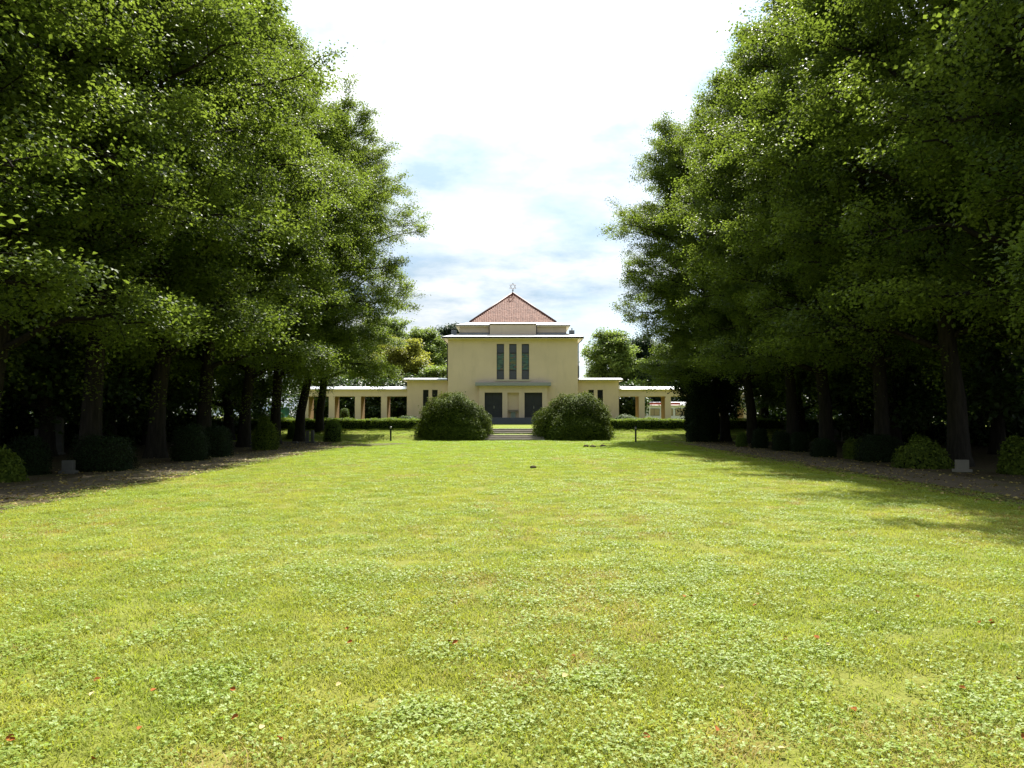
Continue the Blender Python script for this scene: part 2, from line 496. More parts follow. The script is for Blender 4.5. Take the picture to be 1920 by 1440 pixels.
PROF_T = ([0, 0.12, 0.28, 0.42, 0.55, 0.7, 0.85, 1.0], [0.76, 0.88, 1.0, 0.90, 0.72, 0.54, 0.36, 0.2])
PROF = ([0, 0.15, 0.35, 0.5, 0.65, 0.8, 0.95, 1.0], [0.74, 0.86, 1.0, 0.97, 0.86, 0.66, 0.42, 0.34])
def tree_meshes(name, seed, H=23.0, Rc=5.6, base=4.4, lean=0.35, n_prim=44, n_sec=9, n_twig=6, n_leaf=40, leaf=0.115, hexa=True,
                trunk_r=0.38, top_pow=2.6, mat='linden', shoots=600, rise0=0.1, tone=0.0, twig_len=0.85, full=False):
    rng = np.random.default_rng(seed)
    mb = MB()
    zt = np.linspace(0, H * 0.93, 12)
    wob = np.cumsum(rng.normal(0, 0.10, (12, 2)), axis=0); wob[0] = 0; wob[1] *= 0.2
    trunk = np.column_stack([wob[:, 0] + lean * 1.6 * (zt / H) ** 1.5, wob[:, 1], zt])
    def trunk_at(z):
        return np.array([np.interp(z, zt, trunk[:, 0]), np.interp(z, zt, trunk[:, 1]), z])
    rr = trunk_r * (1 - 0.9 * (zt / zt[-1]) ** 0.9)
    pts = [trunk[0] + [0, 0, -0.25], trunk[0], trunk_at(0.35), trunk_at(1.1)] + list(trunk[1:])
    rad = [trunk_r * 1.75, trunk_r * 1.5, trunk_r * 1.15, trunk_r * 1.0] + list(rr[1:])
    mb.tube(pts, rad, 12)
    trunk_me = mb.mesh(name + '_trunk', smooth=True)
    trunk_me.materials.append(M['bark'])
    lb = MB()
    LP, LN, LA, LT = [], [], [], []
    for i in range(n_prim):
        u = (i + rng.uniform(0, 0.9)) / n_prim
        z0 = base - 0.9 + (H * 0.92 - base) * u ** 1.05
        az = i * 2.39996 + rng.normal(0, 0.25)
        prof = float(np.interp(u, *(PROF if full else PROF_T))) if mat == 'linden' else min(1.0, 0.62 + 1.3 * u) * max(0.06, 1 - u ** top_pow) ** 0.55
        r = Rc * prof * (1 + lean * math.cos(az)) * rng.uniform(0.80, 1.06)
        b0 = trunk_at(z0)
        hd = np.array([math.cos(az), math.sin(az), 0.0])
        rise = r * (rise0 + 0.75 * u) + (0.9 if u > 0.85 else 0)
        end = b0 + hd * r + np.array([0, 0, rise])
        mid = b0 + hd * r * 0.5 + np.array([0, 0, rise * 0.5 + r * 0.22])
        prim = bez(b0, mid, end, 9)
        prim[1:-1] += rng.normal(0, 0.05 * r * 0.3, (7, 3))
        lb.tube(prim, list(np.linspace(max(0.035, 0.13 * (1 - u * 0.65)), 0.018, 9)), 5, False)
        for j in range(n_sec):
            t = 0.22 + 0.78 * (j + rng.uniform(0, 1)) / n_sec
            k = t * 8
            i0 = min(7, int(k))
            p0 = prim[i0] + (prim[i0 + 1] - prim[i0]) * (k - i0)
            tg = prim[i0 + 1] - prim[i0]
            tg = tg / np.linalg.norm(tg)
            side = np.cross(tg, [0, 0, 1.0]); side /= max(1e-6, np.linalg.norm(side))
            sgn = 1 if j % 2 else -1
            ang = rng.uniform(0.3, 1.25)
            d = tg * math.cos(ang) + side * sgn * math.sin(ang) + np.array([0, 0, rng.normal(0.16, 0.42)])
            L = (0.5 + r * rng.uniform(0.22, 0.42)) * (1.15 - 0.5 * t)
            e = p0 + d * L + np.array([0, 0, -0.10 * L * L * 0.5])
            sec = bez(p0, p0 + d * L * 0.5 + np.array([0, 0, 0.08 * L]), e, 5)
            lb.tube(sec, list(np.linspace(0.024, 0.008, 5)), 3, False)
            cl_t = rng.normal(0.45, 0.26)
            for q in range(n_twig):
                s = 0.25 + 0.75 * (q + rng.uniform(0, 1)) / n_twig
                kk = s * 4
                a0 = min(3, int(kk))
                w0 = sec[a0] + (sec[a0 + 1] - sec[a0]) * (kk - a0)
                az2 = rng.uniform(0, 2 * math.pi)
                dd = d * 0.6 + np.array([math.cos(az2), math.sin(az2), rng.normal(0.02, 0.36)])
                dd /= np.linalg.norm(dd)
                tl = twig_len * rng.uniform(0.6, 1.25)
                w1 = w0 + dd * tl + np.array([0, 0, -0.12 * tl])
                lb.tube([w0, w1], [0.008, 0.004], 3, False)
                m = max(3, int(n_leaf * rng.uniform(0.7, 1.3)))
                tt = rng.uniform(0.1, 1.05, m)[:, None]
                P = w0 + (w1 - w0) * tt + rng.normal(0, 1, (m, 3)) * np.array([0.22, 0.22, 0.15]) * (leaf / 0.115) ** 0.5
                nn = np.array([0, 0, 1.0]) + rng.normal(0, 0.4, 3) + dd * 0.18
                Nn = nn + rng.normal(0, 0.42, (m, 3))
                Aa = dd + rng.normal(0, 0.75, (m, 3)) + np.array([0, 0, -0.35])
                LP.append(P); LN.append(Nn); LA.append(Aa)
                LT.append(np.clip(cl_t + rng.normal(0, 0.16, m) + tone, 0, 1))
    if shoots:
        m = shoots
        nz = 5
        cz = rng.uniform(1.6, base + 1.5, nz); ca = rng.uniform(0, 6.28, nz)
        ix = rng.integers(0, nz, m)
        P = np.array([trunk_at(z) for z in cz])[ix]
        off = rng.normal(0, 0.3, (m, 3)); off[:, 0] += np.cos(ca)[ix] * trunk_r * 1.5; off[:, 1] += np.sin(ca)[ix] * trunk_r * 1.5
        off[:, 2] *= 1.4
        LP.append(P + off); LN.append(np.array([0, 0, 1.0]) + rng.normal(0, 0.5, (m, 3))); LA.append(rng.normal(0, 1, (m, 3)))
        LT.append(np.clip(rng.normal(0.8, 0.15, m), 0, 1))
    limb_me = lb.mesh(name + '_limbs', smooth=True)
    limb_me.materials.append(M['bark'])
    P = np.concatenate(LP); N = np.concatenate(LN); A = np.concatenate(LA); T = np.concatenate(LT)
    sz = leaf * rng.uniform(0.7, 1.25, len(P))
    V, Tr, tint = leaf_arrays(rng, P, N, A, sz, T, hexa, 0.9)
    crown_me = np_mesh(name + '_crown', V, Tr, tint)
    crown_me.materials.append(M[mat])
    return trunk_me, limb_me, crown_me

def plant_tree(name, meshes, loc, rz, scale, label, cat='tree', group=None):
    e = empty(name, loc, rz)
    e.scale = scale if isinstance(scale, (tuple, list)) else (scale,) * 3
    tr = link('trunk', meshes[0], None, e)
    lm = link('limbs', meshes[1], None, tr)
    lm['kind'] = 'stuff'
    cr = link('crown', meshes[2], None, e)
    cr['kind'] = 'stuff'
    tag(e, label, cat, group)
    return e

# ------------------------------------------------------------------ shrubs
def shell_points(rng, shape, n, size, depth):
    """points in a shell under the surface of a unit shape; returns P, N"""
    d = unit(rng.normal(0, 1, (n, 3)))
    d[:, 2] = np.abs(d[:, 2]) * 1.0 - 0.12 * (rng.uniform(0, 1, n) < 0.25)
    d = unit(d)
    if shape == 'box':
        pw = 5.0
        r = 1.0 / (np.abs(d[:, 0]) ** pw + np.abs(d[:, 1]) ** pw + np.abs(d[:, 2]) ** pw) ** (1 / pw)
    elif shape == 'dome':
        pw = 3.0
        r = 1.0 / (np.abs(d[:, 0]) ** pw + np.abs(d[:, 1]) ** pw + np.abs(d[:, 2]) ** pw) ** (1 / pw)
    else:
        pw = 2.2
        r = 1.0 / (np.abs(d[:, 0]) ** pw + np.abs(d[:, 1]) ** pw + np.abs(d[:, 2]) ** pw) ** (1 / pw)
    return d, r

def lump(d, seed, k=14, amp=0.2, wd=0.09):
    g = np.random.default_rng(seed)
    c = unit(g.normal(0, 1, (k, 3)))
    h = np.max(np.exp(-((1 - d @ c.T) / wd) ** 1.0) * g.uniform(0.4, 1, k)[None], axis=1)
    return 1 + amp * (h - 0.45)

def shrub(name, loc, size, shape, mat, seed, label, group=None, n=9000, leaf=0.05, amp=0.12, lumps=18, depth=0.22, stems=True, cat='shrub', updroop=0.25):
    rng = np.random.default_rng(seed)
    e = empty(name, loc)
    sx, sy, sz = size
    d, r = shell_points(rng, shape, n, size, depth)
    rl = r * lump(d, seed + 5, lumps, amp) * (lump(d, seed + 9, 190, 0.17, 0.012) if mat == 'rhodo' else 1.0)
    dep = 1 - depth * rng.uniform(0, 1, n) ** 1.6 / 1.0
    P = d * (rl * dep)[:, None] * np.array([sx / 2, sy / 2, sz])
    P += rng.normal(0, leaf * 0.5, (n, 3))
    P[:, 2] = np.maximum(P[:, 2], 0.0)
    N = d / np.array([sx, sy, 2 * sz]) * sx + rng.normal(0, 0.45, (n, 3)) + np.array([0, 0, updroop])
    A = rng.normal(0, 1, (n, 3))
    t = np.clip(rng.normal(0.45, 0.2, n), 0, 1)
    V, T, tint = leaf_arrays(rng, P, N, A, leaf * rng.uniform(0.7, 1.3, n), t, False, 0.6 if mat in ('rhodo',) else 0.75)
    me = np_mesh('foliage', V, T, tint)
    f = link('foliage', me, M[mat], e)
    f['kind'] = 'stuff'
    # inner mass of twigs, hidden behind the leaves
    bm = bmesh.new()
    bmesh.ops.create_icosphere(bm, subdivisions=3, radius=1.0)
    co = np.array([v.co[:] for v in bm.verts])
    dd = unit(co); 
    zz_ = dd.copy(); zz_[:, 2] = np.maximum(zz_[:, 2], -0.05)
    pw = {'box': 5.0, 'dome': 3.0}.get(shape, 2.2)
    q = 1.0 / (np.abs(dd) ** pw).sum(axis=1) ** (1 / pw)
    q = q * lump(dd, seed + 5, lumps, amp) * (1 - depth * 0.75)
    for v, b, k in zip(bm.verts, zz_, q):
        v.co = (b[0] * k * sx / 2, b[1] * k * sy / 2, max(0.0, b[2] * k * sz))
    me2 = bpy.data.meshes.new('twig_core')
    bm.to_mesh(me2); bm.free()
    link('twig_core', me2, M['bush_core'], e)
    tag(e, label, cat, group)
    return e

print('helpers ready')
# ------------------------------------------------------------------ ground
def gz(y):
    return float(np.interp(y, [-1000, 48.05, 49.1, 50.68, 51.75, 1000], [0, 0, 0.34, 0.345, 0.70, 0.71]))
ys = [-80, -20] + list(np.arange(-8, 47, 2.5)) + list(np.arange(47, 53.5, 0.35)) + [56, 60, 66, 72, 80, 90, 110, 150, 220, 400, 900]
xs = [-700, -300, -120, -60, -40] + list(np.arange(-30, 31, 3)) + [40, 60, 120, 300, 700]
gv, gf = [], []
rg = random.Random(4)
for j, y in enumerate(ys):
    for x in xs:
        gv.append((x, y, gz(y) + (rg.uniform(-0.004, 0.003) if 0 < y < 46 and abs(x) < 31 else 0)))
nx = len(xs)
for j in range(len(ys) - 1):
    for i in range(nx - 1):
        a = j * nx + i
        gf.append((a, a + 1, a + nx + 1, a + nx))
gme = bpy.data.meshes.new('ground')
gme.from_pydata(gv, [], gf); gme.update()
gme.polygons.foreach_set('use_smooth', [True] * len(gme.polygons))
ground = link('ground', gme, M['lawn']); ground['kind'] = 'structure'

def strip(name, left, right, z, mat, wob=0.15, seed=1):
    """a sheet between two edge lines [(x, y)] with ragged edges"""
    r = random.Random(seed)
    mb = MB()
    def dense(line):
        out = []
        for (x0, y0), (x1, y1) in zip(line, line[1:]):
            n = 14
            for k in range(n):
                f = k / n
                out.append((x0 + (x1 - x0) * f + r.uniform(-wob, wob), y0 + (y1 - y0) * f))
        out.append(line[-1])
        return out
    L, Rr = dense(left), dense(right)
    n = 6
    for (a, b) in zip(L, Rr):
        for k in range(n + 1):
            f = k / n
            x, y = a[0] + (b[0] - a[0]) * f, a[1] + (b[1] - a[1]) * f
            mb.v.append((x, y, gz(y) + z))
    for i in range(len(L) - 1):
        for k in range(n):
            a = i * (n + 1) + k
            mb.f.append((a, a + 1, a + n + 2, a + n + 1))
    o = mb.build(name, mat, smooth=True)
    o['kind'] = 'structure'
    return o
# the woods' floor either side, and the trodden path along each row of lindens
strip('soil', [(-75, -10), (-75, 30), (-75, 46)], [(-8.7, -10), (-8.9, 30), (-11.0, 46)], 0.022, M['soil'], 0.25, 2)
strip('soil', [(9.2, -10), (9.0, 30), (11.0, 46)], [(75, -10), (75, 30), (75, 46)], 0.022, M['soil'], 0.25, 3)
strip('path', [(-11.2, -8), (-11.2, 20), (-11.1, 34), (-10.2, 40), (-7.6, 43.2)], [(-9.2, -8), (-9.2, 20), (-9.0, 32), (-8.6, 37.5), (-5.8, 42.3)], 0.034, M['path'], 0.16, 5)
strip('path', [(9.6, -8), (9.5, 20), (9.5, 42)], [(11.6, -8), (11.5, 20), (11.4, 42)], 0.034, M['path'], 0.16, 6)

# ------------------------------------------------------------------ chapel
chapel = empty('chapel', (0, 82, 0.70))
tag(chapel, 'ochre chapel with three tall windows and a red tiled pyramid roof topped by a star', 'chapel')
# local frame: front wall of the main block at y = 0, terrace at z = 0
FZ = 0.72            # floor of the porch above the terrace
HW = 7.2             # half width of the square main block
def wall_front(mb, x0, x1, z0, z1, y, opens, dep):
    """a wall face at y with real openings whose reveals go dep deep"""
    X = sorted(set([x0, x1] + [v for o in opens for v in o[:2]]))
    Z = sorted(set([z0, z1] + [v for o in opens for v in o[2:]]))
    for a, b in zip(X, X[1:]):
        for c, d in zip(Z, Z[1:]):
            mx, mz = (a + b) / 2, (c + d) / 2
            if any(o[0] < mx < o[1] and o[2] < mz < o[3] for o in opens):
                continue
            mb.quad((a, y, c), (b, y, c), (b, y, d), (a, y, d))
    for a, b, c, d in opens:
        mb.quad((a, y, c), (a, y, d), (a, y + dep, d), (a, y + dep, c))
        mb.quad((b, y, d), (b, y, c), (b, y + dep, c), (b, y + dep, d))
        mb.quad((a, y, d), (b, y, d), (b, y + dep, d), (a, y + dep, d))
        mb.quad((b, y, c), (a, y, c), (a, y + dep, c), (b, y + dep, c))
def z_of(py, depth):
    return (780 - py) * depth / 1390 + 1.6 - 0.70
WZ0, WZ1 = z_of(711.5, 82), z_of(644.5, 82)
wins = []
for c in (-1.39, 0.0, 1.39):
    wins.append((c - 0.41, c + 0.41, WZ0, WZ1))
Z_EAVE = z_of(635.7, 82)
mb = MB()
wall_front(mb, -HW, HW, -0.3, Z_EAVE, 0, wins, 0.28)
mb.quad((HW, 0, -0.3), (HW, 14.4, -0.3), (HW, 14.4, Z_EAVE), (HW, 0, Z_EAVE))
mb.quad((-HW, 14.4, -0.3), (-HW, 0, -0.3), (-HW, 0, Z_EAVE), (-HW, 14.4, Z_EAVE))
mb.quad((HW, 14.4, -0.3), (-HW, 14.4, -0.3), (-HW, 14.4, Z_EAVE), (HW, 14.4, Z_EAVE))
mb.build('wall', M['plaster'], chapel)
# tall windows with leaded stained glass
for wi, (a, b, c, d) in enumerate(wins):
    f = MB()
    y0, y1 = 0.15, 0.24
    f.box(a, a + 0.05, y0, y1, c, d).box(b - 0.05, b, y0, y1, c, d).box(a + 0.05, b - 0.05, y0, y1, d - 0.08, d).box(a + 0.05, b - 0.05, y0, y1, c, c + 0.06)
    t1, t2 = c + (d - c) * 0.265, c + (d - c) * 0.745
    f.box(a + 0.05, b - 0.05, y0, y1, t1 - 0.045, t1 + 0.045).box(a + 0.05, b - 0.05, y0, y1, t2 - 0.045, t2 + 0.045)
    win = f.build('window', M['frame'], chapel)
    for k, (p, q, mt) in enumerate(((c + 0.06, t1 - 0.045, 'greyglass'), (t1 + 0.045, t2 - 0.045, 'stained'), (t2 + 0.045, d - 0.08, 'greyglass'))):
        MB().quad((a + 0.05, 0.21, p), (b - 0.05, 0.21, p), (b - 0.05, 0.21, q), (a + 0.05, 0.21, q)).build('pane', M[mt], win)
    lead = MB()
    for k in range(1, 8):
        z = t1 + 0.045 + (t2 - t1 - 0.09) * k / 8
        lead.box(a + 0.05, b - 0.05, 0.198, 0.215, z - 0.010, z + 0.010)
    lead.build('lead_bars', M['frame'], win)['kind'] = 'stuff'
MB().box(-1.98, 1.98, -0.09, -0.002, WZ0 - 0.16, WZ0 - 0.01).build('sill', M['soffit'], chapel, bevel=0.012)
# main eave: soffit, dark fascia, bright sheet-metal roof up to the attic
OV = 0.6
ze = Z_EAVE
MB().box(-HW - OV, HW + OV, -OV, 14.4 + OV, ze + 0.003, ze + 0.06).build('soffit', M['soffit'], chapel)
MB().frustum((-HW - OV - 0.03, HW + OV + 0.03, -OV - 0.03, 14.4 + OV + 0.03, ze + 0.062), (-HW - OV - 0.03, HW + OV + 0.03, -OV - 0.03, 14.4 + OV + 0.03, ze + 0.24)).build('fascia', M['fascia'], chapel)
MB().frustum((-HW - OV - 0.03, HW + OV + 0.03, -OV - 0.03, 14.4 + OV + 0.03, ze + 0.242), (-6.05, 6.05, 1.15, 13.25, ze + 0.76)).build('eave_roof', M['zinc'], chapel)
# attic storey
AZ0, AZ1 = ze + 0.70, z_of(611.5, 82.9)
AH, AY = 6.02, 1.18
MB().box(-AH, AH, AY, 14.4 - AY, AZ0, AZ1).build('attic_wall', M['plaster'], chapel)
MB().box(-2.6, 2.6, AY - 0.42, AY - 0.002, AZ0 - 0.1, AZ1 + 0.2).build('attic_bay', M['plaster'], chapel)
MB().box(-AH, AH, AY - 0.05, AY - 0.003, AZ0 - 0.05, AZ0 + 0.16).build('flashing', M['slate_metal'], chapel)
for s in (-1, 1):
    MB().tube([(s * 2.66, AY - 0.38, AZ0 - 0.1), (s * 2.66, AY - 0.38, AZ1 + 0.1)], 0.045, 8).build('downpipe', M['fascia'], chapel)
AO = 0.40
MB().box(-AH - AO, AH + AO, AY - AO + 0.02, 14.4 - AY + AO, AZ1 + 0.003, AZ1 + 0.07).build('attic_soffit', M['soffit'], chapel)
MB().box(-AH - AO - 0.02, AH + AO + 0.02, AY - AO, 14.4 - AY + AO + 0.02, AZ1 + 0.072, AZ1 + 0.17).build('attic_fascia', M['fascia'], chapel)
MB().box(-2.65, 2.65, AY - 0.47, AY - 0.405, AZ1 + 0.205, AZ1 + 0.29).build('bay_fascia', M['fascia'], chapel)
PB = 4.93
PY = 7.2 - PB
zb = z_of(603.5, 84.27)
MB().frustum((-AH - AO - 0.04, AH + AO + 0.04, AY - AO - 0.02, 14.4 - AY + AO + 0.04, AZ1 + 0.172), (-PB + 0.1, PB - 0.1, PY + 0.1, 14.4 - PY - 0.1, zb + 0.02)).build('apron_roof', M['zinc'], chapel)
MB().box(-2.66, 2.66, AY - 0.48, AY + 0.6, AZ1 + 0.292, AZ1 + 0.32).build('bay_roof', M['zinc'], chapel)
# pyramid roof of clay pantiles
zp = z_of(548.3, 89.2) - 0.06
apex = Vector((0, 7.2, zp))
cor = [Vector((-PB, PY, zb)), Vector((PB, PY, zb)), Vector((PB, 14.4 - PY, zb)), Vector((-PB, 14.4 - PY, zb))]
mb = MB()
for i in range(4):
    n = len(mb.v)
    mb.v += [tuple(cor[i]), tuple(cor[(i + 1) % 4]), tuple(apex)]
    mb.f.append((n, n + 1, n + 2))
roof = mb.build('tile_roof', M['tile_dark'], chapel)
rng = np.random.default_rng(3)
TV, TT, TN = [], [], []
rows = 25
for i in range(4):
    a, b = cor[i], cor[(i + 1) % 4]
    ex = (b - a).normalized()
    mid = (a + b) / 2
    up = (apex - mid)
    L = up.length
    up.normalize()
    nr = ex.cross(up)
    ph = L / rows
    half = (b - a).length / 2
    for r_ in range(rows):
        s0 = r_ * ph
        hw = half * (1 - (s0 + ph * 0.5) / L)
        cols = 2 * int(hw / 0.205)
        for c_ in range(cols):
            x0 = (c_ - cols // 2) * 0.205
            lift = rng.uniform(-0.006, 0.006)
            prof = [(0.0, 0.022), (0.05, 0.046), (0.10, 0.049), (0.15, 0.020), (0.21, 0.010)]
            n0 = sum(len(v) for v in TV)
            vs = []
            for (sx_, zz_) in prof:
                for (sy_, ad) in ((-0.03, 0.026 + lift * 0.7), (ph * 1.02, 0.004)):
                    vs.append(mid + ex * (x0 + sx_) + up * (s0 + sy_) + nr * (zz_ + ad))
            # front lip
            for (sx_, zz_) in prof:
                vs.append(mid + ex * (x0 + sx_) + up * (s0 - 0.03) + nr * (zz_ * 0.8 + 0.002))
            TV.append(np.array([v[:] for v in vs]))
            q = []
            for k in range(4):
                A_, B_, C_, D_ = 2 * k, 2 * k + 2, 2 * k + 3, 2 * k + 1
                q += [(A_, B_, C_), (A_, C_, D_)]
                e0, e1 = 10 + k, 11 + k
                q += [(e0, e1, B_), (e0, B_, A_)]
            TT.append(np.array(q) + n0)
            TN.append(np.full(15, np.clip(rng.normal(0.5, 0.22), 0, 1)))
tl = link('tiles', np_mesh('tiles', np.concatenate(TV), np.concatenate(TT), np.concatenate(TN)), M['tile'], roof)
tl.data.shade_flat()
tl['kind'] = 'stuff'
for i in range(4):
    MB().tube([tuple(cor[i] + Vector((0, 0, 0.04))), tuple(apex + Vector((0, 0, 0.08)))], 0.11, 8).build('ridge', M['tile_dark'], roof, smooth=True)
# star finial: two interlaced triangles of flat bar on a stem
fin = MB().tube([(0, 7.2, zp), (0, 7.2, zp + 0.36)], 0.045, 8).build('finial', M['iron'], chapel)
MB().box(-0.10, 0.10, 7.16, 7.24, zp + 0.36, zp + 0.42).build('collar', M['iron'], fin)
czs = zp + 0.42 + 0.43
st = MB()
for flip in (1, -1):
    P3 = [(0.43 * math.sin(2 * math.pi * k / 3), 7.2 + 0.012 * flip, czs + flip * 0.43 * math.cos(2 * math.pi * k / 3)) for k in range(3)]
    for k in range(3):
        st.tube([P3[k], P3[(k + 1) % 3]], 0.026, 6)
st.build('star', M['rosemetal'], fin)
# chimneys and flue
for s, px in ((-1, -6.62), (1, 6.62)):
    ch = MB().box(px - 0.29, px + 0.29, 0.75, 1.35, ze + 0.30, z_of(619, 83)).build('chimney', M['slate_metal'], chapel, bevel=0.015)
    MB().tube([(px + 0.02, 1.05, z_of(619, 83)), (px + 0.02, 1.05, z_of(614.5, 83))], 0.06, 8).build('chimney_pipe', M['iron'], ch)
MB().tube([(7.62, 4.0, 4.0), (7.62, 4.0, z_of(686, 86))], 0.09, 10).build('flue_pipe', mat_simple('blue_flue', (0.05, 0.07, 0.12), 0.4), chapel)
for s in (-1, 1):
    MB().tube([(s * (HW + 0.48), 0.1, ze + 0.1), (s * (HW + 0.46), 0.1, ze - 0.12), (s * (HW + 0.07), 0.12, ze - 0.45), (s * (HW + 0.07), 0.12, 4.8)], 0.05, 8).build('downpipe', M['fascia'], chapel, smooth=True)
# portal: a shallow block under a grey canopy, two doors and a niche with a basin
PZ = z_of(723.5, 81.4)
doors = [(-3.12, -1.16, FZ, z_of(736, 81.4)), (1.27, 3.23, FZ, z_of(736, 81.4))]
niche = (-0.6, 0.66, FZ, z_of(736, 81.4))
mb = MB()
pf = -0.55
wall_front(mb, -3.72, 3.78, FZ - 0.02, PZ - 0.002, pf, doors + [niche], 0.45)
mb.quad((3.78, pf, FZ - 0.02), (3.78, -0.003, FZ - 0.02), (3.78, -0.003, PZ - 0.002), (3.78, pf, PZ - 0.002))
mb.quad((-3.72, -0.003, FZ - 0.02), (-3.72, pf, FZ - 0.02), (-3.72, pf, PZ - 0.002), (-3.72, -0.003, PZ - 0.002))
mb.quad((niche[0], pf + 0.4, niche[2]), (niche[1], pf + 0.4, niche[2]), (niche[1], pf + 0.4, niche[3]), (niche[0], pf + 0.4, niche[3]))
portal = mb.build('portal', M['plaster'], chapel)
MB().box(-4.12, 4.18, pf - 0.45, -0.004, PZ, PZ + 0.36).build('canopy', mat_simple('canopy_zinc', (0.30, 0.315, 0.34), 0.5, 0.4, 0.1, var=0.12, scale=2), chapel, bevel=0.02)
for (a, b, c, d) in doors:
    dr = MB().box(a, b, pf + 0.36, pf + 0.44, c, d).build('door', M['door'], portal)
    mx = (a + b) / 2
    for s in (-1, 1):
        for (q0, q1) in ((0.12, 0.42), (0.48, 0.93)):
            x0, x1 = sorted((mx + s * 0.10, mx + s * ((b - a) / 2 - 0.10)))
            MB().box(x0, x1, pf + 0.335, pf + 0.358, c + (d - c) * q0, c + (d - c) * q1).build('door_panel', M['door'], dr, bevel=0.006)
    MB().tube([(mx + 0.06, pf + 0.30, c + 1.0), (mx + 0.06, pf + 0.30, c + 1.3)], 0.02, 8).build('handle', M['zinc'], dr)
bs = MB().frustum((-0.36, 0.42, pf + 0.02, pf + 0.34, FZ + 0.62), (-0.54, 0.60, pf - 0.08, pf + 0.38, FZ + 0.84)).build('basin', M['basin'], portal)
MB().box(-0.22, 0.28, pf + 0.08, pf + 0.3, FZ, FZ + 0.618).build('pedestal', M['copper'], bs)
# porch steps of dark slate
st_e = MB().box(-4.6, 4.66, -1.6, -0.006, -0.1, FZ - 0.004).build('porch', M['slatestone'], chapel)
for k in range(3):
    MB().box(-4.6, 4.66, -1.6 - 0.36 * (k + 1), -1.602 - 0.36 * k, -0.15, FZ - 0.18 * (k + 1)).build('step', M['slatestone'], st_e)
# low wings with paired slit windows
for s in (-1, 1):
    x_in, x_out = s * (HW + 0.003), s * 11.85
    x0, x1 = min(x_in, x_out), max(x_in, x_out)
    zt_ = z_of(714.5, 83)
    cs = (8.75, 9.77) if s > 0 else (-9.75, -8.73)
    ops = [(c - 0.31, c + 0.31, z_of(768, 83), z_of(731, 83)) for c in cs]
    mb = MB()
    yf = 0.9
    wall_front(mb, x0, x1, -0.3, zt_, yf, ops, 0.22)
    mb.quad((x_out, yf, -0.3), (x_out, 9.5, -0.3), (x_out, 9.5, zt_), (x_out, yf, zt_))
    mb.quad((x0, 9.5, -0.3), (x1, 9.5, -0.3), (x1, 9.5, zt_), (x0, 9.5, zt_))
    wg = mb.build('wing', M['plaster_wing'], chapel)
    for (a, b, c, d) in ops:
        f = MB()
        f.box(a, a + 0.04, yf + 0.12, yf + 0.18, c, d).box(b - 0.04, b, yf + 0.12, yf + 0.18, c, d).box(a + 0.04, b - 0.04, yf + 0.12, yf + 0.18, d - 0.05, d).box(a + 0.04, b - 0.04, yf + 0.12, yf + 0.18, c, c + 0.05)
        w_ = f.build('window', M['frame'], wg)
        MB().quad((a + 0.04, yf + 0.16, c + 0.05), (b - 0.04, yf + 0.16, c + 0.05), (b - 0.04, yf + 0.16, d - 0.05), (a + 0.04, yf + 0.16, d - 0.05)).build('pane', M['darkwin'], w_)
    xo = s * 12.25
    a0, a1 = min(x_in, xo), max(x_in, xo)
    MB().box(a0, a1, yf - 0.4, 9.9, zt_ + 0.002, zt_ + 0.07).build('soffit', M['soffit'], wg)
    xo2 = s * 12.28
    a0, a1 = min(x_in, xo2), max(x_in, xo2)
    MB().box(a0, a1, yf - 0.43, 9.93, zt_ + 0.072, zt_ + 0.17).build('fascia', M['fascia'], wg)
    MB().frustum((a0, a1, yf - 0.42, 9.92, zt_ + 0.172), (a0, a1, yf + 1.2, 8.5, zt_ + 0.40)).build('roof', M['zinc'], wg)

# open colonnades running out from the wings
for s, side in ((-1, 'left'), (1, 'right')):
    x_in = s * 11.86
    col = empty('colonnade', (x_in, 83.1, 0.70))
    tag(col, 'low open colonnade with square ochre piers on the chapel\'s %s side' % side, 'colonnade', 'colonnades beside the chapel')
    zbm, zt_ = z_of(743, 83.1), z_of(731, 83.1)
    n_p = 4 if s < 0 else 5
    for k in range(1, n_p + 1):
        cx_ = s * (2.93 * k - 0.02 - 0.33)
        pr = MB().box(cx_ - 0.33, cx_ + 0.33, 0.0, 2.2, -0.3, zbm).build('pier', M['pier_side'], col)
        MB().box(cx_ - 0.33, cx_ + 0.33, -0.025, -0.002, -0.3, zbm - 0.003).build('pier_face', M['plaster'], pr)  # thin lighter slab on the front; the pier body stays brown
        MB().box(cx_ - 0.36, cx_ + 0.36, -0.05, 2.23, zbm - 0.07, zbm - 0.002).build('capital', M['plaster'], pr)
    xe = s * (2.93 * n_p + 0.3)
    a0, a1 = min(0, xe), max(0, xe)
    MB().box(a0, a1, -0.008, 2.21, zbm, zt_).build('beam', M['plaster'], col)
    MB().box(a0, a1, -0.25, 2.5, zt_ + 0.002, zt_ + 0.08).build('fascia', M['soffit'], col)
    MB().frustum((a0, a1, -0.28, 2.52, zt_ + 0.082), (a0, a1, 0.75, 1.2, zt_ + 0.40)).build('roof', M['zinc'], col)
print('chapel done')

# ------------------------------------------------------------------ garden steps up the bank
gs = empty('garden_steps', (0.06, 48, 0))
tag(gs, 'worn stone steps between the two round rhododendron bushes', 'steps')
for k, (y, z, hw) in enumerate(((48.0, 0.12, 1.95), (48.4, 0.24, 1.9), (48.8, 0.36, 1.85), (50.65, 0.48, 1.75), (51.05, 0.60, 1.7), (51.45, 0.725, 1.65))):
    MB().box(-hw, hw, y - 48, y - 48 + 0.48, z - 0.22, z).build('step', M['step'], gs, bevel=0.012)

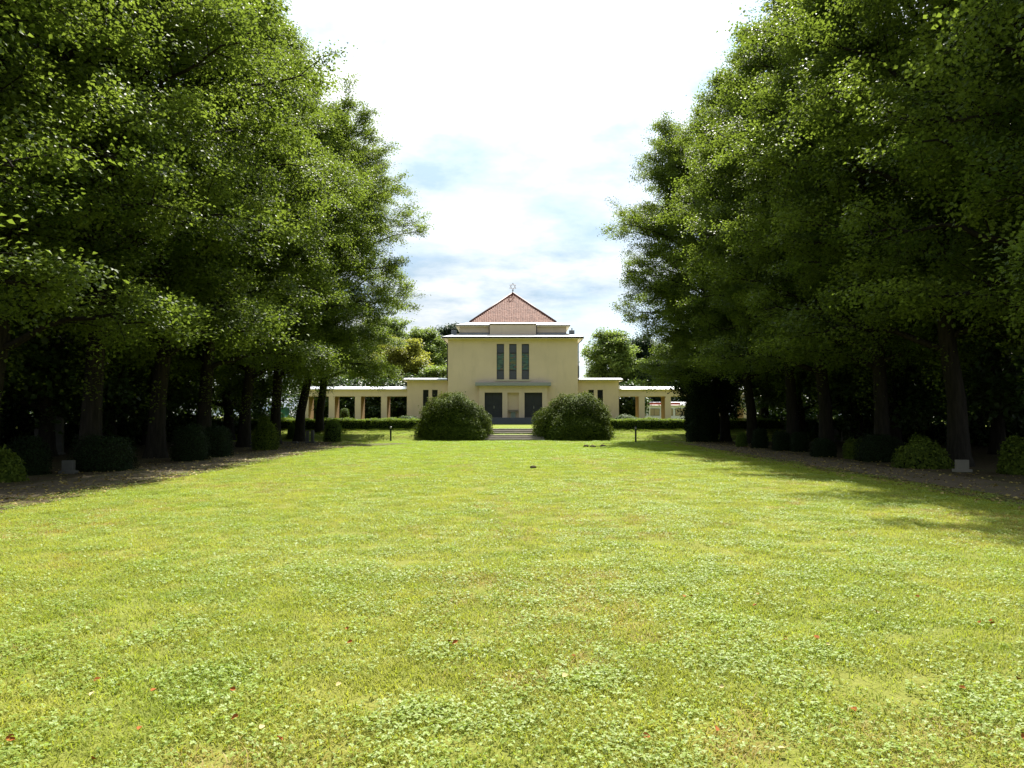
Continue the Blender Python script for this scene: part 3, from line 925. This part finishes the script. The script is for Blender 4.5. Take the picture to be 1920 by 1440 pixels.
# ------------------------------------------------------------------ linden rows
lin = [tree_meshes('linden', 11 + i, H=22.6 + 0.8 * (i % 2), Rc=4.3 + 0.1 * i, n_prim=60 if i == 2 else 48, n_sec=8, n_twig=7, n_leaf=66 if i == 2 else 52, leaf=0.103, rise0=0.16, hexa=False, full=i == 2, trunk_r=0.31, twig_len=0.7, base=4.4 if i < 2 else 5.2) for i in range(3)]
print('lindens', [len(m[2].polygons) for m in lin])
ordn = ['nearest to', 'second from', 'third from', 'fourth from', 'fifth from', 'sixth from', 'seventh from', 'eighth from', 'ninth from', 'tenth from', 'eleventh from']
depths = [51.4, 46.8, 42.1, 37.5, 32.9, 28.3, 23.6, 19.0, 14.4, 9.9]
rt = random.Random(21)
for s, side in ((-1, 'left'), (1, 'right')):
    for i, d in enumerate(depths):
        if s > 0 and i == 0:
            d = 49.8
        if s > 0 and i == 9:
            continue
        rz = (0 if s < 0 else math.pi) + rt.uniform(-0.45, 0.45)
        sc_ = rt.uniform(0.94, 1.06) * (0.95 if (s > 0 and i > 2) or i < 2 else 1.0)
        x = s * (13.5 if s < 0 or i < 3 else 13.9) + rt.uniform(-0.25, 0.25)
        lab = 'tall linden of the %s row, %s the chapel' % (side, ordn[i])
        plant_tree('linden_tree', lin[2 if i < 2 else (i + (0 if s < 0 else 1)) % 2], (x, d + (rt.uniform(-0.3, 0.3)), 0), rz, (sc_, sc_, sc_ * rt.uniform(0.95, 1.05) * (1.04 if s > 0 and i > 2 else 1.0)), lab, 'tree', '%s row of lindens' % side)

# woods behind the rows
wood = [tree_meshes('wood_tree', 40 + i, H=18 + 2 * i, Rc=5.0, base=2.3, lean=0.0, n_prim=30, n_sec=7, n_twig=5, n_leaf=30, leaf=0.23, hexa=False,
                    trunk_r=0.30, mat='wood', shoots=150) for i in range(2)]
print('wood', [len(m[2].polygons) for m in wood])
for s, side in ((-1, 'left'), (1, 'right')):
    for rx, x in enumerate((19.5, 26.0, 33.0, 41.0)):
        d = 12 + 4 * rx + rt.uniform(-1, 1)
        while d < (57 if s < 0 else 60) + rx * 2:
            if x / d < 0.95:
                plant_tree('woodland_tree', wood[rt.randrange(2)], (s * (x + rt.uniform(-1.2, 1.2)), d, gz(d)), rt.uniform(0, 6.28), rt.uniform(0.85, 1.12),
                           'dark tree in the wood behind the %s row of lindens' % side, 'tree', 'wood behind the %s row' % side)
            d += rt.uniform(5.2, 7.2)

# trees behind the chapel
def far_tree(px, top, depth, rad, mat, seed, label, **kw):
    h = (780 - top) * depth / 1390 + 1.6 - 0.7
    kw = dict(dict(base=min(3.0, h * 0.18), lean=0.0, n_prim=32, n_sec=8, n_twig=5, n_leaf=30, leaf=0.27, hexa=False, trunk_r=0.22, shoots=0, twig_len=0.7), **kw)
    m = tree_meshes('far', seed, H=h * 0.94, Rc=rad, mat=mat, **kw)
    plant_tree('garden_tree', m, ((px - 962) * depth / 1390, depth, 0.70), seed * 1.3, 1.0, label, 'tree', 'trees behind the chapel')
far_tree(752, 636, 99, 4.3, 'yellow', 61, 'yellowish round tree behind the left colonnade')
far_tree(728, 586, 116, 5.2, 'green', 62, 'tall green tree behind the yellowish tree, beside the left lindens')
far_tree(792, 604, 114, 4.0, 'green', 63, 'green tree between the yellowish tree and the chapel')
far_tree(856, 596, 122, 3.4, 'bluegreen', 64, 'dark blue-green tree partly hidden by the chapel\'s left side', top_pow=4.0)
far_tree(812, 690, 94, 2.2, 'green', 65, 'light green low tree over the left wing roof')
far_tree(640, 628, 112, 5.5, 'green', 66, 'broad green tree behind the left colonnade, nearest the lindens')
far_tree(1148, 618, 104, 4.0, 'green', 67, 'olive green tree behind the right wing roof', rise0=0.2)
far_tree(1206, 632, 108, 4.0, 'bluegreen', 68, 'blue-green tree behind the right colonnade')
far_tree(1262, 640, 112, 4.6, 'green', 69, 'green tree behind the right colonnade\'s far end')
for k, (px, top, mt, lb) in enumerate(((690, 722, 'wood', 'dark bushy tree seen between the left colonnade\'s outer piers'), (738, 724, 'wood', 'dark bushy tree seen in the left colonnade next to the wing'),
                                       (1176, 728, 'wood', 'dark low tree seen in the right colonnade next to the wing'), (610, 700, 'wood', 'dark bushy tree at the outer end of the left colonnade'))):
    far_tree(px, top, 92, 3.2 if k != 2 else 1.5, mt, 80 + k, lb, n_prim=22, base=0.8 if k != 2 else 2.0, trunk_r=0.14)
print('trees done')

# ------------------------------------------------------------------ hedges and shrubs
def hedge(x0, x1, y, label, seed):
    rng = np.random.default_rng(seed)
    e = empty('hedge', ((x0 + x1) / 2, y, gz(y)))
    L = x1 - x0
    th, h = 1.1, 0.66
    n = int(L * 1500)
    # points on front, top, back
    f = rng.uniform(0, 1, n)
    per = np.array([h, th, h]); cum = np.cumsum(per) / per.sum()
    X = rng.uniform(-L / 2, L / 2, n)
    Y = np.where(f < cum[0], 0.0, np.where(f < cum[1], rng.uniform(0, th, n), th))
    Z = np.where(f < cum[0], rng.uniform(0.02, h, n), np.where(f < cum[1], h, rng.uniform(0, h, n)))
    und = 0.035 * np.sin(X * 1.7 + seed) + 0.03 * np.sin(X * 4.1) + 0.02 * np.sin(X * 9.3 + 1)
    N = np.where((f < cum[0])[:, None], [0, -1.0, 0.3], np.where((f < cum[1])[:, None], [0, 0, 1.0], [0, 1.0, 0.3]))
    P = np.column_stack([X, Y - th / 2, Z]) + rng.normal(0, 0.035, (n, 3))
    P[:, 2] += und * (Z / h)
    N = N + rng.normal(0, 0.55, (n, 3))
    t = np.clip(rng.normal(0.5, 0.22, n), 0, 1)
    V, T, ti = leaf_arrays(rng, P, N, rng.normal(0, 1, (n, 3)), 0.062 * rng.uniform(0.7, 1.3, n), t, False, 0.7)
    fo = link('foliage', np_mesh('foliage', V, T, ti), M['hedge'], e); fo['kind'] = 'stuff'
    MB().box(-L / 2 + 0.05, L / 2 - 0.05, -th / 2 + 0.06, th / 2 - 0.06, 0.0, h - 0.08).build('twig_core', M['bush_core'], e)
    tag(e, label, 'hedge', 'clipped hedges along the terrace')
hedge(-27.0, -6.2, 52.4, 'clipped low hedge along the terrace left of the garden steps', 7)
hedge(6.4, 27.5, 52.4, 'clipped low hedge along the terrace right of the garden steps', 8)

shrub('rhododendron', (-3.72, 49.7, 0.05), (5.0, 4.3, 2.95), 'round', 'rhodo', 31, 'large round rhododendron bush left of the garden steps', 'rhododendrons by the steps',
      n=40000, leaf=0.12, amp=0.40, lumps=60, depth=0.30, cat='bush', updroop=0.6)
shrub('rhododendron', (4.02, 49.7, 0.05), (5.1, 4.3, 2.82), 'round', 'rhodo', 35, 'large round rhododendron bush right of the garden steps', 'rhododendrons by the steps',
      n=40000, leaf=0.12, amp=0.40, lumps=60, depth=0.30, cat='bush', updroop=0.6)
shrub('juniper', (-11.2, 79.5, 0.70), (2.6, 1.8, 0.95), 'round', 'juniper', 37, 'low spreading green shrub in front of the left wing', 'low shrubs by the wings', n=5000, leaf=0.11, amp=0.3)
shrub('juniper', (12.2, 79.5, 0.70), (3.6, 1.8, 0.95), 'round', 'juniper', 38, 'low spreading green shrub in front of the right wing', 'low shrubs by the wings', n=6000, leaf=0.11, amp=0.3)
shrub('clipped_bush', (-19.6, 86.5, 0.70), (0.95, 0.9, 1.75), 'box', 'juniper', 39, 'upright clipped green block seen through the left colonnade', None, n=4000, leaf=0.07, amp=0.04)

def px_ground(px, py):
    d = 1390 * 1.6 / (py - 780)
    return (px - 960) * d / 1390 - 0.1, d
SH = [
    (604, 638, 786, 829, 'dome', 'hedge', 'dome-shaped clipped bush by the last left linden, edged with light'),
    (537, 554, 796, 826, 'round', 'hedge', 'small ball bush between the last trunks of the left row'),
    (470, 515, 785, 845, 'round', 'rhodo', 'loose leafy bush at the foot of the fourth left linden'),
    (365, 427, 797, 858, 'dome', 'yew', 'dark clipped bush behind the rounded bluish one on the left'),
    (312, 380, 797, 866, 'dome', 'yew', 'rounded clipped bush with faintly lit top beside a left trunk'),
    (118, 226, 820, 886, 'box', 'yew', 'wide dark clipped bush in front of the thick left trunk'),
    (2, 72, 820, 893, 'dome', 'yew', 'dark dome-shaped bush beside the tall slab at the left border'),
    (-40, 24, 846, 906, 'round', 'rhodo', 'leafy bush cut by the left border'),
    (1382, 1402, 811, 838, 'round', 'hedge', 'small ball bush between two right trunks'),
    (1414, 1441, 806, 841, 'box', 'yew', 'narrow box bush beside the small ball bush on the right'),
    (1454, 1486, 811, 846, 'box', 'yew', 'left one of the twin square bushes under the right lindens'),
    (1487, 1518, 812, 848, 'box', 'yew', 'right one of the twin square bushes under the right lindens'),
    (1528, 1572, 824, 858, 'dome', 'yew', 'low dome bush to the right of the twin square bushes'),
    (1590, 1624, 826, 862, 'round', 'rhodo', 'small leafy bush at the foot of a right trunk'),
    (1626, 1702, 818, 868, 'box', 'yew', 'wide dark box bush behind the large leafy bush on the right'),
    (1703, 1800, 822, 881, 'round', 'rhodo', 'large leafy bush under the right lindens, beside a small square stone'),
    (1894, 1960, 828, 892, 'round', 'rhodo', 'leafy bush cut by the right border'),
]
for i, (a, b, t_, bs_, shp, mt, lab) in enumerate(SH):
    x, d = px_ground((a + b) / 2, bs_)
    w = (b - a) * d / 1390
    h = (bs_ - t_) * d / 1390
    shrub('bush', (x, d + w * 0.45, 0.02), (w, w * 0.9, h), shp, mt, 200 + i, lab, 'bushes under the lindens', n=5000, leaf=0.05 if mt != 'rhodo' else 0.09, amp=0.12 if mt != 'rhodo' else 0.32, cat='bush')
shrub('yew_bush', (11.7, 46.2, 0.0), (1.7, 1.9, 3.4), 'box', 'yew', 260, 'tall dark yew at the far end of the right lindens', None, n=16000, leaf=0.10, amp=0.34, lumps=24, cat='bush')

plant_tree('yew_tree', tree_meshes('yew', 91, H=6.2, Rc=1.9, base=2.6, lean=0.0, n_prim=24, n_sec=7, n_twig=5, n_leaf=26, leaf=0.13, hexa=False, trunk_r=0.12, mat='yew', shoots=0, twig_len=0.5),
           (12.6, 47.2, 0.0), 0.4, 1.0, 'broad dark yew tree hanging over the right hedge end', 'tree')
# dark thickets that close the woods at the back
def thicket(p0, p1, h, wd, seed, label, z0=0.0, dens=150):
    rng = np.random.default_rng(seed)
    p0, p1 = np.array(p0, float), np.array(p1, float)
    L = np.linalg.norm(p1 - p0)
    n = int(L * h * dens)
    t = rng.uniform(0, 1, n)
    q = t * L
    top = h * (0.72 + 0.18 * np.sin(q * 0.7 + seed) + 0.10 * np.sin(q * 1.9))
    XY = p0 + (p1 - p0) * t[:, None] + rng.normal(0, wd, (n, 2))
    P = np.column_stack([XY, rng.uniform(0, 1, n) * top + z0 + 0.02])
    V, T, ti = leaf_arrays(rng, P, rng.normal(0, 0.8, (n, 3)) + [0, 0, 0.7], rng.normal(0, 1, (n, 3)), 0.3 * rng.uniform(0.7, 1.3, n), np.clip(rng.normal(0.4, 0.2, n), 0, 1), False, 0.8)
    o = link('thicket', np_mesh('thicket', V, T, ti), M['wood'])
    tag(o, label, 'thicket', kind='stuff')
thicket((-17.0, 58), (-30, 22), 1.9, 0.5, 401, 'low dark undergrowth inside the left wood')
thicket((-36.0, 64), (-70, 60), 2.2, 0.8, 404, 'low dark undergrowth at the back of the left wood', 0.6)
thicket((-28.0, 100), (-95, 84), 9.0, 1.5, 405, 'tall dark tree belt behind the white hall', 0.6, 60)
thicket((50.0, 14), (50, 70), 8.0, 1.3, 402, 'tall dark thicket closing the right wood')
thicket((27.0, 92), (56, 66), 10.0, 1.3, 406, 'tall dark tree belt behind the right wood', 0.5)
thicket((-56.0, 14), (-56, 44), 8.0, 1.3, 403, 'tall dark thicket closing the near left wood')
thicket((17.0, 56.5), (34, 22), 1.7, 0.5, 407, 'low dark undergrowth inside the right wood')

# ------------------------------------------------------------------ bollard lamps
for px, py, lab in ((733, 827.5, 'thin black bollard lamp on the lawn left of the bushes'), (1191.5, 829.5, 'thin black bollard lamp on the lawn right of the bushes')):
    x, d = px_ground(px, py)
    b = empty('bollard_lamp', (x, d, 0))
    MB().lathe((0, 0, 0), [(0.055, -0.05), (0.055, 0.80), (0.05, 0.82)], 12).build('post', M['iron'], b, smooth=False)
    MB().lathe((0, 0, 0.82), [(0.05, 0.0), (0.05, 0.07)], 12).build('light_ring', M['lampglass'], b)
    MB().lathe((0, 0, 0.89), [(0.075, 0.0), (0.08, 0.02), (0.03, 0.05)], 12).build('cap', M['iron'], b)
    tag(b, lab, 'lamp', 'bollard lamps')

# ------------------------------------------------------------------ gravestones in the woods
GR = [
    (73, 852, 0.32, 1.05, 0, 'stone', 'narrow tall gravestone by the left border'),
    (104, 853, 0.62, 1.6, 1, 'stone', 'broad tall gravestone next to the narrow one on the left'),
    (129, 889, 0.30, 0.36, 0, 'stone', 'small square marker stone in front of a left bush'),
    (577, 831, 0.16, 0.72, 0, 'stone', 'left one of two slim stones beside the dome-shaped bush'),
    (586, 831, 0.16, 0.74, 0, 'stone', 'right one of two slim stones beside the dome-shaped bush'),
    (553, 832, 0.24, 0.12, 0, 'stone', 'low flat stone at the foot of a far left trunk'),
    (1585, 829, 0.46, 0.62, 0, 'palestone', 'pale square gravestone between the right trunks'),
    (1566, 829, 0.40, 0.75, 1, 'stone', 'arched gravestone left of the pale square one'),
    (1803, 886, 0.32, 0.34, 0, 'palestone', 'small square marker stone beside the large leafy right bush'),
    (1647, 826, 0.25, 1.2, 0, 'stone', 'slim upright gravestone, left of three in the right wood'),
    (1657, 826, 0.22, 1.1, 0, 'stone', 'slim upright gravestone, middle of three in the right wood'),
    (1676, 826, 0.28, 1.2, 1, 'stone', 'slim upright gravestone, right of three in the right wood'),
    (1886, 824, 0.5, 1.0, 2, 'palestone', 'pale pointed gravestone near the right border'),
]
for (px, py, w, h, top, mt, lab) in GR:
    x, d = px_ground(px, py)
    g = empty('gravestone', (x, d, 0.02), rt.uniform(-0.1, 0.1))
    prof = [(-w / 2, 0.08), (w / 2, 0.08)]
    if top == 0:
        prof += [(w / 2, h), (-w / 2, h)]
    elif top == 1:
        prof += [(w / 2, h - w * 0.4)] + [(w / 2 * math.cos(a), h - w * 0.4 + w * 0.4 * math.sin(a)) for a in np.linspace(0.3, math.pi - 0.3, 7)] + [(-w / 2, h - w * 0.4)]
    else:
        prof += [(w / 2, h * 0.8), (0, h), (-w / 2, h * 0.8)]
    mb = MB()
    n = len(prof); th = 0.14
    mb.v += [(a, 0, b) for a, b in prof] + [(a, th, b) for a, b in prof]
    mb.f.append(tuple(range(n))); mb.f.append(tuple(range(2 * n - 1, n - 1, -1)))
    for k in range(n):
        mb.f.append((k, n + k, n + (k + 1) % n, (k + 1) % n))
    mb.build('slab', M[mt], g)
    MB().box(-w / 2 - 0.06, w / 2 + 0.06, -0.06, th + 0.06, -0.1, 0.079).build('base', M[mt], g, bevel=0.01)
    tag(g, lab, 'gravestone', 'gravestones under the lindens')

# ------------------------------------------------------------------ things beyond the colonnades and woods
k0 = empty('white_kiosk', (20.5, 100.0, 0.70))
tag(k0, 'white pavilion with beige windows seen through the right colonnade', 'building')
MB().box(-6.5, 6.5, 0, 4, -0.1, 2.35).build('wall', M['white'], k0)
MB().frustum((-6.8, 6.8, -0.4, 4.4, 2.352), (-6.6, 6.6, 0.2, 3.8, 2.8)).build('roof', M['white'], k0)
for i in range(7):
    x = -5.8 + i * 1.8
    w_ = MB().box(x, x + 1.5, -0.05, -0.002, 0.95, 1.9).build('window', M['frame'], k0)
    MB().box(x + 0.05, x + 0.72, -0.07, -0.052, 1.0, 1.85).build('blind', M['beige'], w_)
    MB().box(x + 0.78, x + 1.45, -0.07, -0.052, 1.0, 1.85).build('blind', M['beige'], w_)
MB().box(-4.0, 2.0, -0.46, -0.42, 2.4, 2.7).build('sign_band', M['red'], k0)
for i, x in enumerate((15.2, 17.9, 20.6, 23.2)):
    p = MB().tube([(x, 97, 0.7), (x, 97, 3.2)], 0.06, 8).build('white_post', M['white'])
    tag(p, '%s white post in front of the white pavilion, counted from the chapel' % ['first', 'second', 'third', 'fourth'][i], 'post', 'white posts by the pavilion')
shrub('flower_bush', (15.4, 93.5, 0.70), (1.6, 0.8, 0.55), 'round', 'hedge', 300, 'low bush with red flowers seen through the right colonnade', None, n=1500, leaf=0.09)
h0 = empty('white_hall', (-49, 74, 0.70), R(-35))
tag(h0, 'long white hall glimpsed between the trunks of the left wood', 'building')
MB().box(-16, 16, 0, 6, -0.1, 2.5).build('wall', M['white'], h0)
MB().frustum((-16.2, 16.2, -0.3, 6.3, 2.502), (-16.2, 16.2, 2.5, 3.5, 3.0)).build('roof', M['zinc'], h0)
g0 = empty('green_shed', (-25.6, 80.5, 0.70))
tag(g0, 'dark green sheet-metal shed behind the left hedge', 'shed')
MB().box(-0.8, 0.8, 0, 1.8, -0.1, 1.75).build('wall', M['teal'], g0)
for k in range(9):
    MB().box(-0.78 + k * 0.18, -0.70 + k * 0.18, -0.03, -0.002, 0, 1.74).build('rib', M['teal'], g0)
MB().box(-0.9, 0.9, -0.1, 1.9, 1.752, 1.82).build('roof', M['teal'], g0)

# ------------------------------------------------------------------ turf: grass and clover
src = bpy.data.collections.new('turf_sources')       # not linked to the scene
def turf_patch(name, seed, kind):
    rng = np.random.default_rng(seed)
    if kind == 'grass' or kind == 'straw':
        n = 90
        a = rng.uniform(0, 6.28, n); r = 0.17 * np.sqrt(rng.uniform(0, 1, n))
        b = np.column_stack([r * np.cos(a), r * np.sin(a), np.full(n, -0.005)])
        h = rng.uniform(0.018, 0.05, n) * (1.0 if kind == 'grass' else 0.8)
        az = rng.uniform(0, 6.28, n)
        ln = rng.uniform(0.3, 1.5, n)
        d = np.column_stack([np.cos(az) * ln, np.sin(az) * ln, np.ones(n)]) * h[:, None]
        w = np.column_stack([-np.sin(az), np.cos(az), np.zeros(n)]) * rng.uniform(0.002, 0.0036, n)[:, None]
        mid = b + d * 0.55 + np.array([0, 0, 0.004])
        tip = b + d * np.array([1.15, 1.15, 0.85])
        V = np.stack([b - w, b + w, mid - w * 0.8, mid + w * 0.8, tip], axis=1).reshape(-1, 3)
        T = (np.arange(n)[:, None, None] * 5 + np.array([(0, 1, 3), (0, 3, 2), (2, 3, 4)])[None]).reshape(-1, 3)
        me = np_mesh(name, V, T)
    else:
        n = 46
        a = rng.uniform(0, 6.28, n); r = 0.17 * np.sqrt(rng.uniform(0, 1, n))
        c = np.column_stack([r * np.cos(a), r * np.sin(a), rng.uniform(0.014, 0.042, n)])
        N0 = np.array([0, 0, 1.0]) + rng.normal(0, 0.28, (n, 3))
        rot = rng.uniform(0, 6.28, n)
        sz = rng.uniform(0.008, 0.016, n)
        Vs, Ts, off = [], [], 0
        for k in range(3):
            A = np.column_stack([np.cos(rot + 2.094 * k), np.sin(rot + 2.094 * k), np.full(n, 0.1)])
            V, T, _ = leaf_arrays(rng, c, N0 + rng.normal(0, 0.12, (n, 3)), A, sz, np.zeros(n), False, 0.95, 0.1)
            Vs.append(V); Ts.append(T + off); off += len(V)
        nb = 60
        a = rng.uniform(0, 6.28, nb); r = 0.18 * np.sqrt(rng.uniform(0, 1, nb))
        b = np.column_stack([r * np.cos(a), r * np.sin(a), np.full(nb, -0.005)])
        az = rng.uniform(0, 6.28, nb); ln = rng.uniform(0.3, 1.4, nb); h = rng.uniform(0.02, 0.045, nb)
        d = np.column_stack([np.cos(az) * ln, np.sin(az) * ln, np.ones(nb)]) * h[:, None]
        w = np.column_stack([-np.sin(az), np.cos(az), np.zeros(nb)]) * 0.003
        Vs.append(np.stack([b - w, b + w, b + d], axis=1).reshape(-1, 3)); Ts.append(np.arange(nb * 3).reshape(-1, 3) + off)
        nc = sum(len(t_) for t_ in Ts[:3])
        me = np_mesh(name, np.concatenate(Vs), np.concatenate(Ts))
        me.materials.append(M['clover']); me.materials.append(M['blade'])
        mi = np.zeros(nc + nb, dtype=np.int32); mi[nc:] = 1
        me.polygons.foreach_set('material_index', mi)
    if kind != 'clover':
        me.materials.append(M[{'grass': 'blade', 'straw': 'straw'}[kind]])
    o = bpy.data.objects.new(name, me)
    src.objects.link(o)
for i, k in enumerate(['clover', 'clover', 'clover', 'grass', 'grass', 'grass', 'straw']):
    turf_patch('patch_%d_%s' % (i, k), 500 + i, k)
rng = np.random.default_rng(77)
pts = []
for (d0, d1, dens) in ((2.6, 8, 78), (8, 14, 44), (14, 24, 26), (24, 47.5, 14), (47.5, 56, 12)):
    w1 = min(9.6 if d1 < 48 else 24, d1 * 0.72 + 0.6)
    n = int((d1 - d0) * 2 * w1 * dens)
    y = rng.uniform(d0, d1, n); x = rng.uniform(-w1, w1, n)
    k = np.abs(x) < y * 0.72 + 0.6
    s = np.full(n, {2.6: 1.0, 8: 1.0, 14: 1.15, 24: 1.4, 47.5: 1.5}[d0])
    k &= ~((np.abs(x) < 2.05) & (((y > 47.9) & (y < 49.35)) | ((y > 50.5) & (y < 52.0))))
    pts.append(np.column_stack([x, y, s])[k])
pts = np.concatenate(pts)
n = len(pts)
def vnoise(x, y, sc, seed):
    g = np.random.default_rng(seed).uniform(0, 1, (64, 64))
    u, v = x / sc + 32, y / sc + 7
    i, j = np.floor(u).astype(int), np.floor(v).astype(int)
    f, h = u - i, v - j
    f = f * f * (3 - 2 * f); h = h * h * (3 - 2 * h)
    G = lambda a, b: g[a % 64, b % 64]
    return (G(i, j) * (1 - f) + G(i + 1, j) * f) * (1 - h) + (G(i, j + 1) * (1 - f) + G(i + 1, j + 1) * f) * h
cv = 0.6 * vnoise(pts[:, 0], pts[:, 1], 1.3, 1) + 0.4 * vnoise(pts[:, 0], pts[:, 1], 0.45, 2)
dv = 0.6 * vnoise(pts[:, 0], pts[:, 1], 1.7, 3) + 0.4 * vnoise(pts[:, 0], pts[:, 1], 0.5, 4)
u = rng.uniform(0, 1, n)
kind = np.where(u < np.clip((cv - 0.22) * 1.5, 0.2, 0.7) * np.interp(pts[:, 1], [8, 22], [1.0, 0.3]), rng.integers(0, 3, n), rng.integers(3, 6, n))
kind = np.where((dv > 0.6) & (rng.uniform(0, 1, n) < 0.35), 6, kind)
me = bpy.data.meshes.new('turf')
me.vertices.add(n)
me.vertices.foreach_set('co', np.column_stack([pts[:, 0], pts[:, 1], [gz(v) for v in pts[:, 1]]]).astype(np.float32).ravel())
for nm, typ, arr in (('pk', 'INT', kind.astype(np.int32)), ('rot', 'FLOAT', rng.uniform(0, 6.28, n).astype(np.float32)), ('scl', 'FLOAT', (pts[:, 2] * rng.uniform(0.8, 1.25, n)).astype(np.float32))):
    at = me.attributes.new(nm, typ, 'POINT')
    at.data.foreach_set('value', arr)
turf = link('turf', me); turf['kind'] = 'stuff'
tag(turf, 'sunlit mown grass and clover covering the lawn', 'grass')
ng = bpy.data.node_groups.new('turf_scatter', 'GeometryNodeTree')
ng.interface.new_socket('Geometry', in_out='INPUT', socket_type='NodeSocketGeometry')
ng.interface.new_socket('Geometry', in_out='OUTPUT', socket_type='NodeSocketGeometry')
gi, go = ng.nodes.new('NodeGroupInput'), ng.nodes.new('NodeGroupOutput')
iop = ng.nodes.new('GeometryNodeInstanceOnPoints')
ci = ng.nodes.new('GeometryNodeCollectionInfo')
ci.inputs['Collection'].default_value = src
ci.inputs['Separate Children'].default_value = True
ci.inputs['Reset Children'].default_value = True
def named(nm, typ):
    x = ng.nodes.new('GeometryNodeInputNamedAttribute')
    x.data_type = typ
    x.inputs['Name'].default_value = nm
    return x.outputs['Attribute']
cxyz = ng.nodes.new('ShaderNodeCombineXYZ')
ng.links.new(named('rot', 'FLOAT'), cxyz.inputs['Z'])
ng.links.new(gi.outputs[0], iop.inputs['Points'])
ng.links.new(ci.outputs[0], iop.inputs['Instance'])
iop.inputs['Pick Instance'].default_value = True
ng.links.new(named('pk', 'INT'), iop.inputs['Instance Index'])
ng.links.new(cxyz.outputs[0], iop.inputs['Rotation'])
ng.links.new(named('scl', 'FLOAT'), iop.inputs['Scale'])
ng.links.new(iop.outputs[0], go.inputs[0])
md = turf.modifiers.new('scatter', 'NODES')
md.node_group = ng

# ------------------------------------------------------------------ leaf litter along the paths and single fallen leaves on the lawn
rng = np.random.default_rng(9)
n = 5200
sd = rng.choice([-1, 1], n)
X = sd * (8.4 + np.abs(rng.normal(1.6, 1.6, n))); Y = rng.uniform(9, 46, n)
P = np.column_stack([X, Y, np.full(n, 0.045)])
V, T, ti = leaf_arrays(rng, P, np.array([0, 0, 1.0]) + rng.normal(0, 0.25, (n, 3)), rng.normal(0, 1, (n, 3)), rng.uniform(0.05, 0.1, n), rng.uniform(0, 1, n), False, 0.8)
lt = link('leaf_litter', np_mesh('leaf_litter', V, T, ti), M['litter']); tag(lt, 'dry yellowish leaves strewn along the shaded paths', 'leaves', kind='stuff')

def fallen_mesh(nm, col):
    me = bpy.data.meshes.new(nm)
    prof = [(0, 0), (0.2, 0.32), (0.5, 0.42), (0.8, 0.25), (1.0, 0.0), (0.8, -0.25), (0.5, -0.4), (0.2, -0.34)]
    v = [(a - 0.5, b, 0.8 * (abs(b) ** 1.4) + 0.12 * (a - 0.5) ** 2) for a, b in prof] + [(0.0, 0, -0.02)]
    me.from_pydata(v, [], [(8, k, (k + 1) % 8) for k in range(8)])
    me.update()
    me.materials.append(mat_simple(nm, col, 0.75, 0.1, var=0.25, scale=4))
    return me
FL = {'orange': (fallen_mesh('orange_leaf', (0.26, 0.085, 0.018)), 'small orange-brown dead leaf lying on the lawn'),
      'cream': (fallen_mesh('cream_leaf', (0.50, 0.42, 0.2)), 'small pale yellow leaf lying on the lawn')}
px_or = [(195, 1277), (300, 1297), (235, 1287), (445, 1295), (660, 1207), (655, 1182), (532, 1386), (192, 1424), (38, 1386), (275, 1367), (450, 1347), (855, 1208), (845, 1206), (1074, 1233),
         (1411, 1138), (1494, 1317), (1466, 1200), (1523, 1198), (1590, 1332), (1711, 1122), (1790, 1292), (1825, 1170), (1850, 1172), (1900, 1383), (1335, 1367), (1207, 1382), (1292, 1121), (1416, 1117), (1278, 1121), (1895, 1276), (1635, 1150), (1845, 1168)]
px_cr = [(187, 1303), (480, 1258), (500, 1365), (1347, 1290), (1544, 1211), (1455, 1405), (1058, 1270), (640, 1286), (1716, 1292)]
for nm, L in (('orange', px_or), ('cream', px_cr)):
    for (px, py) in L:
        x, d = px_ground(px, py)
        o = link('fallen_leaf', FL[nm][0], None, None, (x, d, 0.036))
        s_ = rt.uniform(0.030, 0.048)
        o.scale = (s_, s_, s_)
        o.rotation_euler = (rt.uniform(-0.7, 0.7), rt.uniform(-0.5, 0.5), rt.uniform(0, 6.28))
        tag(o, FL[nm][1], 'leaf', '%s leaves on the lawn' % nm)
# clods of earth near the right bush
for i, (px, py, lab) in enumerate(((1099, 838.5, 'left clod of dark earth on the lawn near the right bush'), (1111, 839, 'larger clod of dark earth on the lawn near the right bush'), (1130, 838, 'right clod of dark earth on the lawn near the right bush'), (1000, 878.5, 'lone clod of dark earth mid-lawn in front of the steps'))):
    x, d = px_ground(px, py)
    bm = bmesh.new()
    bmesh.ops.create_icosphere(bm, subdivisions=2, radius=1.0)
    for v in bm.verts:
        v.co *= rt.uniform(0.8, 1.15)
        k_ = 0.6 if i == 3 else 1.0
        v.co = (v.co.x * 0.17 * k_, v.co.y * 0.14 * k_, v.co.z * 0.10 * k_)
    me = bpy.data.meshes.new('clod'); bm.to_mesh(me); bm.free()
    o = link('earth_clod', me, M['soil'], None, (x, d, 0.04))
    tag(o, lab, 'soil', 'earth clods on the lawn')
print('scene built')
